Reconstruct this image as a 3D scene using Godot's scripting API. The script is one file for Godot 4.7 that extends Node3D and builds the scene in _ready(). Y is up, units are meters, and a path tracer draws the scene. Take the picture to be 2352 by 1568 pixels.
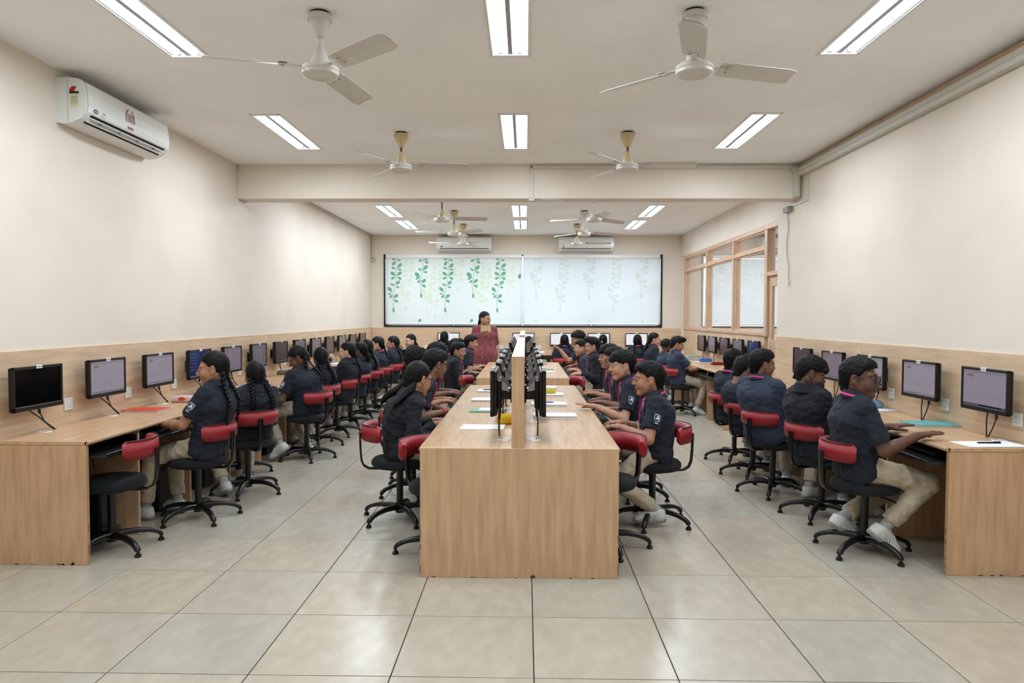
extends Node3D
# A school computer room: two wall benches, two double-sided islands, a window wall with printed blinds.

var mat := {}
var rng := RandomNumberGenerator.new()
const CEIL := 3.19
const XL := -3.22
const XR := 3.02
const XG := 3.20
const ZB := -14.72
const ZF := 1.6
const DESK := 0.75
const PITCH := 0.744

# ---------------------------------------------------------------- geometry helper
class Geo:
	var v := PackedVector3Array()
	var n := PackedVector3Array()
	var u := PackedVector2Array()
	var xf := Transform3D()

	func tri(a: Vector3, b: Vector3, c: Vector3, na: Vector3, nb: Vector3, nc: Vector3, ua := Vector2.ZERO, ub := Vector2.ZERO, uc := Vector2.ZERO) -> void:
		if (b - a).cross(c - a).dot(na + nb + nc) > 0.0:
			var t := b; b = c; c = t
			t = nb; nb = nc; nc = t
			var w := ub; ub = uc; uc = w
		v.append(xf * a); v.append(xf * b); v.append(xf * c)
		n.append((xf.basis * na).normalized()); n.append((xf.basis * nb).normalized()); n.append((xf.basis * nc).normalized())
		u.append(ua); u.append(ub); u.append(uc)

	func quad(a: Vector3, b: Vector3, c: Vector3, d: Vector3, nn: Vector3, ua := Vector2(0, 0), ub := Vector2(1, 0), uc := Vector2(1, 1), ud := Vector2(0, 1)) -> void:
		tri(a, b, c, nn, nn, nn, ua, ub, uc)
		tri(a, c, d, nn, nn, nn, ua, uc, ud)

	func quads(a: Vector3, b: Vector3, c: Vector3, d: Vector3, na: Vector3, nb: Vector3, nc: Vector3, nd: Vector3, ua := Vector2(0, 0), ub := Vector2(1, 0), uc := Vector2(1, 1), ud := Vector2(0, 1)) -> void:
		tri(a, b, c, na, nb, nc, ua, ub, uc)
		tri(a, c, d, na, nc, nd, ua, uc, ud)

	# a box with chamfered edges; the texture's v axis runs along axis g, in metres
	func box(c: Vector3, s: Vector3, b := 0.0, g := 1, off := Vector2.ZERO) -> void:
		var h := s * 0.5
		b = minf(b, minf(h.x, minf(h.y, h.z)) * 0.9)
		for ax in 3:
			var p := (ax + 1) % 3
			var q := (ax + 2) % 3
			for sg in [-1.0, 1.0]:
				var nn := Vector3.ZERO; nn[ax] = sg
				var k: Array[Vector3] = []
				var w: Array[Vector2] = []
				for e in [[-1, -1], [1, -1], [1, 1], [-1, 1]]:
					var o := Vector3.ZERO
					o[ax] = sg * h[ax]
					o[p] = e[0] * (h[p] - b)
					o[q] = e[1] * (h[q] - b)
					k.append(c + o)
					var al: float = o[g] if ax != g else o[p]
					var cr: float = (o[q] if p == g else o[p]) if ax != g else o[q]
					w.append(Vector2(cr, al) + off)
				quad(k[0], k[1], k[2], k[3], nn, w[0], w[1], w[2], w[3])
		if b > 0.0:
			for ax in 3:
				var p := (ax + 1) % 3
				var q := (ax + 2) % 3
				for e in [[-1.0, -1.0], [1.0, -1.0], [1.0, 1.0], [-1.0, 1.0]]:
					var nn := Vector3.ZERO
					nn[p] = e[0]; nn[q] = e[1]
					var pts: Array[Vector3] = []
					for t in [[-1.0, 0], [1.0, 0], [1.0, 1], [-1.0, 1]]:
						var o := Vector3.ZERO
						o[ax] = t[0] * (h[ax] - b)
						o[p] = e[0] * (h[p] - (b if t[1] else 0.0))
						o[q] = e[1] * (h[q] - (0.0 if t[1] else b))
						pts.append(c + o)
					quad(pts[0], pts[1], pts[2], pts[3], nn.normalized(), off, off, off, off)
			for sx in [-1.0, 1.0]:
				for sy in [-1.0, 1.0]:
					for sz in [-1.0, 1.0]:
						var d := Vector3(sx, sy, sz)
						var nn := d.normalized()
						tri(c + d * (h - Vector3(0, b, b)), c + d * (h - Vector3(b, 0, b)), c + d * (h - Vector3(b, b, 0)), nn, nn, nn, off, off, off)

	# turn a profile of (radius, height) about y
	func lathe(pr: Array, seg := 24, at := Transform3D(), sx := 1.0, sz := 1.0) -> void:
		var keep := xf
		xf = xf * at
		var m := pr.size()
		var nr: Array[Vector2] = []
		for i in m - 1:
			var d: Vector2 = pr[i + 1] - pr[i]
			nr.append(Vector2(d.y, -d.x).normalized())
		for i in m - 1:
			var n0 := nr[i]
			var n1 := nr[i]
			if i > 0 and nr[i].dot(nr[i - 1]) > 0.75: n0 = (nr[i] + nr[i - 1]).normalized()
			if i < m - 2 and nr[i].dot(nr[i + 1]) > 0.75: n1 = (nr[i] + nr[i + 1]).normalized()
			var a: Vector2 = pr[i]
			var b: Vector2 = pr[i + 1]
			for j in seg:
				var t0 := TAU * j / seg
				var t1 := TAU * (j + 1) / seg
				var e0 := Vector3(cos(t0) * sx, 0, sin(t0) * sz)
				var e1 := Vector3(cos(t1) * sx, 0, sin(t1) * sz)
				var y := Vector3.UP
				var u0 := float(j) / seg
				var u1 := float(j + 1) / seg
				if a.x > 1e-5 and b.x > 1e-5:
					quads(e0 * a.x + y * a.y, e1 * a.x + y * a.y, e1 * b.x + y * b.y, e0 * b.x + y * b.y, e0 * n0.x + y * n0.y, e1 * n0.x + y * n0.y, e1 * n1.x + y * n1.y, e0 * n1.x + y * n1.y, Vector2(u0, a.y), Vector2(u1, a.y), Vector2(u1, b.y), Vector2(u0, b.y))
				elif a.x > 1e-5:
					tri(e0 * a.x + y * a.y, e1 * a.x + y * a.y, y * b.y, e0 * n0.x + y * n0.y, e1 * n0.x + y * n0.y, y * signf(n1.y + 1e-9) if absf(n1.y) > 0.5 else e0 * n1.x + y * n1.y)
				elif b.x > 1e-5:
					tri(y * a.y, e1 * b.x + y * b.y, e0 * b.x + y * b.y, y * signf(n0.y + 1e-9) if absf(n0.y) > 0.5 else e0 * n0.x + y * n0.y, e1 * n1.x + y * n1.y, e0 * n1.x + y * n1.y)
		xf = keep

	# a tube along points; radii may vary, flat squashes across the second axis
	func tube(pts: Array, r, sides := 8, flat := 1.0, up := Vector3.UP, caps := true) -> void:
		var m := pts.size()
		var ring: Array = []
		var nrm: Array = []
		var prev := up
		for i in m:
			var t: Vector3 = (pts[mini(i + 1, m - 1)] - pts[maxi(i - 1, 0)]).normalized()
			var side := t.cross(prev)
			if side.length() < 0.05: side = t.cross(Vector3(0.31, 0.2, 0.93))
			side = side.normalized()
			var top := side.cross(t).normalized()
			prev = top
			var rr: float = r[i] if r is Array else r
			var a: Array[Vector3] = []
			var b: Array[Vector3] = []
			for j in sides:
				var th := TAU * j / sides
				a.append(pts[i] + side * cos(th) * rr + top * sin(th) * rr * flat)
				b.append((side * cos(th) + top * sin(th) / flat).normalized())
			ring.append(a); nrm.append(b)
		for i in m - 1:
			for j in sides:
				var k := (j + 1) % sides
				quads(ring[i][j], ring[i][k], ring[i + 1][k], ring[i + 1][j], nrm[i][j], nrm[i][k], nrm[i + 1][k], nrm[i + 1][j])
		if caps:
			for e in [0, m - 1]:
				var t: Vector3 = (pts[1] - pts[0]) if e == 0 else (pts[m - 1] - pts[m - 2])
				t = (-t if e == 0 else t).normalized()
				for j in sides:
					tri(pts[e], ring[e][j], ring[e][(j + 1) % sides], t, t, t)

	# a flat strap of width w and thickness t lying along points whose outward normals are given
	func strap(pts: Array, nrm: Array, w: float, t: float) -> void:
		var frames: Array = []
		for i in pts.size():
			var d: Vector3 = (pts[mini(i + 1, pts.size() - 1)] - pts[maxi(i - 1, 0)]).normalized()
			var a: Vector3 = d.cross(nrm[i]).normalized()
			frames.append(Transform3D(Basis(a, a.cross(d) * -1.0, d), pts[i]))
		sweep([Vector2(-w / 2, -t / 2), Vector2(w / 2, -t / 2), Vector2(w / 2, t / 2), Vector2(-w / 2, t / 2)], frames, false, false)

	func ell(c: Vector3, r: Vector3, rings := 8, seg := 12, basis := Basis()) -> void:
		for i in rings:
			for j in seg:
				var q: Array[Vector3] = []
				var w: Array[Vector3] = []
				for e in [[0, 0], [0, 1], [1, 1], [1, 0]]:
					var ph := PI * float(i + e[0]) / rings
					var th := TAU * float(j + e[1]) / seg
					var d := Vector3(sin(ph) * cos(th), cos(ph), sin(ph) * sin(th))
					q.append(c + basis * (d * r)); w.append((basis * (d / r)).normalized())
				if i > 0: tri(q[0], q[1], q[2], w[0], w[1], w[2])
				if i < rings - 1: tri(q[0], q[2], q[3], w[0], w[2], w[3])

	# a flat outline (x, y) given depth along z, from z0 to z1
	func slab(poly: PackedVector2Array, z0: float, z1: float) -> void:
		var id := Geometry2D.triangulate_polygon(poly)
		for i in range(0, id.size(), 3):
			for z in [z0, z1]:
				var nn := Vector3(0, 0, signf(z - (z0 + z1) * 0.5))
				var a := poly[id[i]]; var b := poly[id[i + 1]]; var c := poly[id[i + 2]]
				tri(Vector3(a.x, a.y, z), Vector3(b.x, b.y, z), Vector3(c.x, c.y, z), nn, nn, nn, a, b, c)
		var cw := Geometry2D.is_polygon_clockwise(poly)
		for i in poly.size():
			var a := poly[i]
			var b := poly[(i + 1) % poly.size()]
			var d := (b - a).normalized()
			var nn := Vector3(d.y, -d.x, 0) * (-1.0 if cw else 1.0)
			quad(Vector3(a.x, a.y, z0), Vector3(b.x, b.y, z0), Vector3(b.x, b.y, z1), Vector3(a.x, a.y, z1), nn)

	# a closed cross-section (x = across, y = up) carried along points, each with its own frame
	func sweep(sec: Array, frames: Array, closed := false, smooth := true) -> void:
		var m := frames.size()
		var k := sec.size()
		var cen := Vector2.ZERO
		for p in sec: cen += p / k
		for i in (m if closed else m - 1):
			var f0: Transform3D = frames[i]
			var f1: Transform3D = frames[(i + 1) % m]
			for j in k:
				var a: Vector2 = sec[j]
				var b: Vector2 = sec[(j + 1) % k]
				var d := (b - a)
				var e := Vector2(d.y, -d.x).normalized()
				if e.dot((a + b) * 0.5 - cen) < 0: e = -e
				var ea := e
				var eb := e
				if smooth:
					ea = (a - cen).normalized().lerp(e, 0.35).normalized()
					eb = (b - cen).normalized().lerp(e, 0.35).normalized()
				quads(f0 * Vector3(a.x, a.y, 0), f0 * Vector3(b.x, b.y, 0), f1 * Vector3(b.x, b.y, 0), f1 * Vector3(a.x, a.y, 0), f0.basis * Vector3(ea.x, ea.y, 0), f0.basis * Vector3(eb.x, eb.y, 0), f1.basis * Vector3(eb.x, eb.y, 0), f1.basis * Vector3(ea.x, ea.y, 0))
		if not closed:
			for e in [0, m - 1]:
				var f: Transform3D = frames[e]
				var nn: Vector3 = ((frames[0].origin - frames[1].origin) if e == 0 else (frames[m - 1].origin - frames[m - 2].origin)).normalized()
				for j in k:
					var a: Vector2 = sec[j]
					var b: Vector2 = sec[(j + 1) % k]
					tri(f * Vector3(cen.x, cen.y, 0), f * Vector3(a.x, a.y, 0), f * Vector3(b.x, b.y, 0), nn, nn, nn)

	func mesh() -> ArrayMesh:
		var a := []
		a.resize(Mesh.ARRAY_MAX)
		a[Mesh.ARRAY_VERTEX] = v; a[Mesh.ARRAY_NORMAL] = n; a[Mesh.ARRAY_TEX_UV] = u
		var m := ArrayMesh.new()
		m.add_surface_from_arrays(Mesh.PRIMITIVE_TRIANGLES, a)
		return m

# ---------------------------------------------------------------- scene helpers
var taken := {}

func numbered(called: String) -> String:
	taken[called] = taken.get(called, -1) + 1
	return called if taken[called] == 0 else "%s_%03d" % [called, taken[called]]

func put(called: String, g, m: Material, parent: Node = null, at := Transform3D()) -> MeshInstance3D:
	var o := MeshInstance3D.new()
	o.mesh = g.mesh() if g is Geo else g
	o.material_override = m
	o.transform = at
	if parent:
		var c := 0
		var nm := called
		while parent.has_node(nm):
			c += 1
			nm = "%s_%03d" % [called, c]
		o.name = nm
		parent.add_child(o, true)
	else:
		o.name = numbered(called)
		add_child(o, true)
	return o

func thing(called: String, label: String, category: String, at := Vector3.ZERO, turn := 0.0, group := "") -> Node3D:
	var o := Node3D.new()
	o.name = numbered(called)
	add_child(o, true)
	o.position = at
	o.rotation_degrees.y = turn
	tag(o, label, category, group)
	return o

func tag(o: Node, label: String, category: String, group := "") -> void:
	o.set_meta("label", label)
	o.set_meta("category", category)
	if group: o.set_meta("group", group)

func copy_of(src: Node3D, called: String, label: String, at: Vector3, turn: float) -> Node3D:
	var o := src.duplicate() as Node3D
	o.name = numbered(called)
	add_child(o, true)
	o.position = at
	o.rotation_degrees.y = turn
	o.set_meta("label", label)
	return o

func struct(called: String, g, m: Material) -> MeshInstance3D:
	var o := put(called, g, m)
	o.set_meta("kind", "structure")
	return o

func geo() -> Geo:
	return Geo.new()

func one_box(c: Vector3, s: Vector3, b := 0.0, g := 1) -> Geo:
	var q := Geo.new()
	q.box(c, s, b, g, Vector2(rng.randf() * 4.0, rng.randf() * 4.0))
	return q

func paint(key: String, c: Color, rough := 0.6, metal := 0.0) -> StandardMaterial3D:
	var m := StandardMaterial3D.new()
	m.resource_name = key
	m.albedo_color = c
	m.roughness = rough
	m.metallic = metal
	mat[key] = m
	return m

func ramp(stops: Array) -> Gradient:
	var g := Gradient.new()
	var o := PackedFloat32Array()
	var c := PackedColorArray()
	for s in stops:
		o.append(s[0]); c.append(s[1])
	g.offsets = o; g.colors = c
	return g

func noise_tex(freq: float, stops: Array, seed_ := 1, size := 512, octaves := 4, warp := 0.0, normal := false) -> NoiseTexture2D:
	var f := FastNoiseLite.new()
	f.noise_type = FastNoiseLite.TYPE_SIMPLEX_SMOOTH
	f.seed = seed_
	f.frequency = freq
	f.fractal_octaves = octaves
	if warp > 0.0:
		f.domain_warp_enabled = true
		f.domain_warp_amplitude = warp
		f.domain_warp_frequency = freq
	var t := NoiseTexture2D.new()
	t.width = size; t.height = size
	t.seamless = true
	t.noise = f
	if normal:
		t.as_normal_map = true
		t.bump_strength = 4.0
	elif stops.size():
		t.color_ramp = ramp(stops)
	return t

func gray(x: float) -> Color:
	return Color(x, x, x)

const LIGHT := 1.5       # energy of one tube's area lamp
const SCREEN := 1.0      # glow of the monitors
const EXPOSURE := 1.0

func _ready() -> void:
	rng.seed = 20240611
	# camera
	var cam := Camera3D.new()
	cam.name = "camera"
	cam.fov = 51.43
	cam.near = 0.05
	cam.far = 60.0
	cam.basis = Basis.from_euler(Vector3(-0.03492, 0.01937, 0.00262), EULER_ORDER_YXZ)
	cam.position = Vector3(0, 1.503, 0)
	add_child(cam)
	cam.current = true
	# sky and exposure
	var env := Environment.new()
	env.background_mode = Environment.BG_SKY
	env.tonemap_mode = Environment.TONE_MAPPER_LINEAR
	env.tonemap_exposure = EXPOSURE
	env.sdfgi_enabled = true
	env.ssao_enabled = true
	env.ssil_enabled = true
	var sm := ProceduralSkyMaterial.new()
	sm.sky_top_color = Color(0.80, 0.84, 0.92)
	sm.sky_horizon_color = Color(0.92, 0.94, 0.96)
	sm.ground_horizon_color = Color(0.80, 0.82, 0.82)
	sm.ground_bottom_color = Color(0.5, 0.5, 0.48)
	sm.sky_energy_multiplier = 2.3
	sm.ground_energy_multiplier = 2.0
	env.sky = Sky.new()
	env.sky.sky_material = sm
	var we := WorldEnvironment.new()
	we.name = "environment"
	we.environment = env
	add_child(we)
	make_materials()
	build_lights()
	build_shell()
	build_window()
	build_blinds()
	build_screen_wall()
	build_trunking()
	build_furniture()
	build_monitors()
	build_plates()
	build_fans()
	build_ac()
	build_items()
	build_people()

# ---------------------------------------------------------------- materials
func make_materials() -> void:
	var w := paint("beech", Color.WHITE, 0.38)
	w.albedo_texture = noise_tex(0.012, [[0.0, Color(0.72, 0.575, 0.44)], [0.4, Color(0.775, 0.63, 0.49)], [0.6, Color(0.795, 0.65, 0.51)], [1.0, Color(0.84, 0.70, 0.56)]], 3, 512, 5, 18.0)
	w.uv1_scale = Vector3(2.6, 0.30, 1)
	w.metallic_specular = 0.45
	var wt := w.duplicate() as StandardMaterial3D
	wt.resource_name = "beech top"
	wt.roughness = 0.27
	wt.metallic_specular = 0.55
	mat["beech_top"] = wt
	var wp := w.duplicate() as StandardMaterial3D
	wp.resource_name = "beech wall panel"
	wp.albedo_texture = noise_tex(0.012, [[0.0, Color(0.775, 0.65, 0.525)], [0.45, Color(0.815, 0.695, 0.57)], [1.0, Color(0.86, 0.75, 0.63)]], 5, 512, 5, 22.0)
	wp.uv1_scale = Vector3(3.0, 0.28, 1)
	wp.roughness = 0.45
	mat["beech_panel"] = wp
	paint("edge_band", Color(0.66, 0.52, 0.38), 0.5)
	paint("edge_worn", Color(0.36, 0.27, 0.2), 0.8)
	var fr := paint("frame_wood", Color(0.83, 0.685, 0.57), 0.4)
	fr.albedo_texture = noise_tex(0.02, [[0.0, Color(0.88, 0.88, 0.88)], [1.0, Color(1, 1, 1)]], 7)
	fr.uv1_scale = Vector3(3.0, 0.3, 1)
	var wall := paint("wall_paint", Color(0.90, 0.853, 0.795), 0.62)
	wall.albedo_texture = noise_tex(0.006, [[0.0, Color(0.965, 0.965, 0.965)], [0.5, Color(0.99, 0.99, 0.99)], [1.0, Color(1, 1, 1)]], 11)
	wall.uv1_triplanar = true
	wall.uv1_world_triplanar = true
	wall.uv1_scale = Vector3(0.35, 0.35, 0.35)
	var cl := paint("ceiling_paint", Color(0.98, 0.98, 0.975), 0.85)
	cl.albedo_texture = wall.albedo_texture
	cl.uv1_triplanar = true
	cl.uv1_world_triplanar = true
	cl.uv1_scale = Vector3(0.25, 0.25, 0.25)
	for i in 4:
		var t := paint("tile%d" % i, [Color(0.985, 0.97, 0.95), Color(1.0, 0.98, 0.955), Color(0.97, 0.965, 0.95), Color(1.0, 0.97, 0.935)][i], 0.2)
		t.albedo_texture = noise_tex(0.011, [[0.0, Color(0.675, 0.645, 0.595)], [0.4, Color(0.692, 0.665, 0.615)], [0.6, Color(0.702, 0.675, 0.627)], [1.0, Color(0.725, 0.70, 0.655)]], 21, 1024, 5) if i == 0 else mat["tile0"].albedo_texture
		t.roughness_texture = noise_tex(0.02, [[0.0, gray(0.92)], [1.0, gray(1.0)]], 23, 256) if i == 0 else mat["tile0"].roughness_texture
		t.roughness = 0.27
		t.metallic_specular = 0.5
		t.uv1_scale = Vector3(0.42, 0.8, 1)
	paint("grout", Color(0.24, 0.225, 0.205), 0.9)
	paint("white_plastic", Color(0.88, 0.88, 0.865), 0.28)
	paint("white_matte", Color(0.86, 0.855, 0.84), 0.6)
	paint("cream_plastic", Color(0.80, 0.72, 0.55), 0.4)
	paint("ivory_metal", Color(0.83, 0.81, 0.78), 0.3)
	paint("grey_metal", Color(0.62, 0.63, 0.64), 0.35, 0.6)
	paint("brass_rust", Color(0.42, 0.3, 0.24), 0.7)
	paint("reflector", Color(0.93, 0.94, 0.95), 0.25)
	paint("black_plastic", Color(0.035, 0.035, 0.038), 0.38)
	paint("black_gloss", Color(0.012, 0.012, 0.014), 0.12)
	paint("black_metal", Color(0.045, 0.045, 0.047), 0.32)
	paint("black_matte", Color(0.02, 0.02, 0.02), 0.85)
	paint("key_plastic", Color(0.06, 0.06, 0.065), 0.5)
	paint("tower_front", Color(0.16, 0.16, 0.17), 0.35)
	paint("tower_dark", Color(0.03, 0.03, 0.032), 0.5)
	paint("silver", Color(0.75, 0.76, 0.78), 0.3, 0.8)
	var seat := paint("seat_cloth", Color(0.028, 0.032, 0.045), 0.95)
	seat.rim_enabled = true; seat.rim = 0.25; seat.rim_tint = 0.6
	var red := paint("red_vinyl", Color(0.55, 0.07, 0.11), 0.5)
	red.normal_enabled = true
	red.normal_texture = noise_tex(0.06, [], 31, 256, 3, 0.0, true)
	red.normal_scale = 0.25
	red.uv1_triplanar = true
	red.uv1_scale = Vector3(6, 6, 6)
	paint("piping", Color(0.16, 0.09, 0.1), 0.6)
	paint("paper", Color(0.93, 0.94, 0.95), 0.8)
	paint("paper_edge", Color(0.80, 0.80, 0.78), 0.9)
	paint("trunking", Color(0.80, 0.79, 0.74), 0.45)
	paint("trunking_brown", Color(0.78, 0.66, 0.53), 0.6)
	paint("cable_grey", Color(0.62, 0.61, 0.58), 0.6)
	paint("cable_black", Color(0.02, 0.02, 0.02), 0.5)
	paint("sticker", Color(0.9, 0.9, 0.9), 0.6)
	paint("ink", Color(0.05, 0.05, 0.08), 0.5)
	paint("blue_ink", Color(0.08, 0.12, 0.4), 0.4)
	paint("window_black", Color(0.02, 0.021, 0.024), 0.35)
	paint("alu", Color(0.80, 0.82, 0.84), 0.35, 0.4)
	# cloth
	var weave := noise_tex(0.22, [], 41, 256, 2, 0.0, true)
	var folds := noise_tex(0.018, [], 43, 512, 3, 20.0, true)
	for c in [["navy", Color(0.085, 0.102, 0.155)], ["navy_worn", Color(0.16, 0.19, 0.26)], ["navy_dark", Color(0.058, 0.068, 0.105)], ["khaki", Color(0.695, 0.635, 0.545)], ["sock", Color(0.62, 0.62, 0.61)]]:
		var m := paint(c[0], c[1], 0.92)
		m.rim_enabled = true; m.rim = 0.22; m.rim_tint = 0.7
		m.normal_enabled = true
		m.normal_texture = folds
		m.normal_scale = 0.8
		m.uv1_triplanar = true
		m.uv1_scale = Vector3(1.7, 1.7, 1.7)
	for c in [["skin0", Color(0.72, 0.545, 0.45)], ["skin1", Color(0.64, 0.46, 0.365)], ["skin2", Color(0.50, 0.355, 0.285)], ["skin3", Color(0.385, 0.27, 0.215)], ["skin4", Color(0.76, 0.60, 0.50)]]:
		var m := paint(c[0], c[1], 0.52)
		m.vertex_color_use_as_albedo = true
		m.subsurf_scatter_enabled = true
		m.subsurf_scatter_strength = 0.08
		m.metallic_specular = 0.4
	var hr := paint("hair", Color(0.035, 0.032, 0.032), 0.55)
	hr.metallic_specular = 0.3
	hr.normal_enabled = true
	hr.normal_texture = noise_tex(0.05, [], 51, 256, 3, 0.0, true)
	hr.normal_scale = 0.6
	hr.uv1_triplanar = true
	hr.uv1_scale = Vector3(16, 3, 16)
	paint("parting", Color(0.36, 0.25, 0.2), 0.7)
	paint("eye_white", Color(0.66, 0.62, 0.59), 0.25)
	paint("iris", Color(0.035, 0.02, 0.015), 0.15)
	paint("shoe_white", Color(0.80, 0.80, 0.785), 0.5)
	paint("sole", Color(0.56, 0.55, 0.52), 0.7)
	paint("lanyard", Color(0.72, 0.07, 0.38), 0.55)
	paint("id_card", Color(0.86, 0.89, 0.92), 0.25)
	paint("lens_frame", Color(0.015, 0.015, 0.017), 0.25)
	paint("gold", Color(0.8, 0.6, 0.25), 0.25, 1.0)
	var lens := paint("lens", Color(1, 1, 1, 0.05), 0.03)
	lens.transparency = BaseMaterial3D.TRANSPARENCY_ALPHA
	var gl := paint("glass", Color(1, 1, 1, 0.04), 0.02)
	gl.transparency = BaseMaterial3D.TRANSPARENCY_ALPHA
	gl.metallic_specular = 0.5
	# tubes: the glow of the fitting itself, its light is the area lamp below it
	var tb := paint("tube_glow", Color(0.95, 0.97, 1.0), 0.4)
	tb.emission_enabled = true
	tb.emission = Color(0.95, 0.98, 1.0)
	tb.emission_energy_multiplier = 6.0
	for key in ["orange_cover", "teal_cover", "yellow", "pink", "red_case", "blue_case", "grey_case", "green_cover", "magenta_bag", "yellow_cover"]:
		paint(key, {"orange_cover": Color(0.80, 0.25, 0.14), "teal_cover": Color(0.36, 0.66, 0.66), "yellow": Color(0.85, 0.68, 0.05), "pink": Color(0.88, 0.74, 0.73), "red_case": Color(0.55, 0.08, 0.07), "blue_case": Color(0.42, 0.60, 0.68), "grey_case": Color(0.36, 0.39, 0.37), "green_cover": Color(0.45, 0.66, 0.5), "magenta_bag": Color(0.85, 0.1, 0.32), "yellow_cover": Color(0.85, 0.58, 0.1)}[key], 0.55)
	var ku := paint("kurta", Color.WHITE, 0.9)
	ku.albedo_texture = noise_tex(0.035, [[0.0, Color(0.28, 0.05, 0.07)], [0.42, Color(0.40, 0.09, 0.12)], [0.52, Color(0.72, 0.56, 0.54)], [0.60, Color(0.42, 0.1, 0.13)], [1.0, Color(0.24, 0.04, 0.06)]], 61, 256, 3)
	ku.uv1_triplanar = true
	ku.uv1_scale = Vector3(4.5, 4.5, 4.5)
	var yo := paint("yoke", Color.WHITE, 0.9)
	yo.albedo_texture = noise_tex(0.07, [[0.0, Color(0.45, 0.36, 0.25)], [0.35, Color(0.68, 0.58, 0.42)], [1.0, Color(0.80, 0.72, 0.58)]], 63, 256, 3)
	yo.uv1_triplanar = true
	yo.uv1_scale = Vector3(9, 9, 9)

# ---------------------------------------------------------------- the room shell
const LX := [-2.19, -0.105, 1.99]
const LZ := [-1.49, -4.03, -6.57, -9.75, -11.41, -13.07]  # first row out of view, lights the near ends; fourth hidden past the beam
const LW := 0.24
const LL := 1.235

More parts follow.
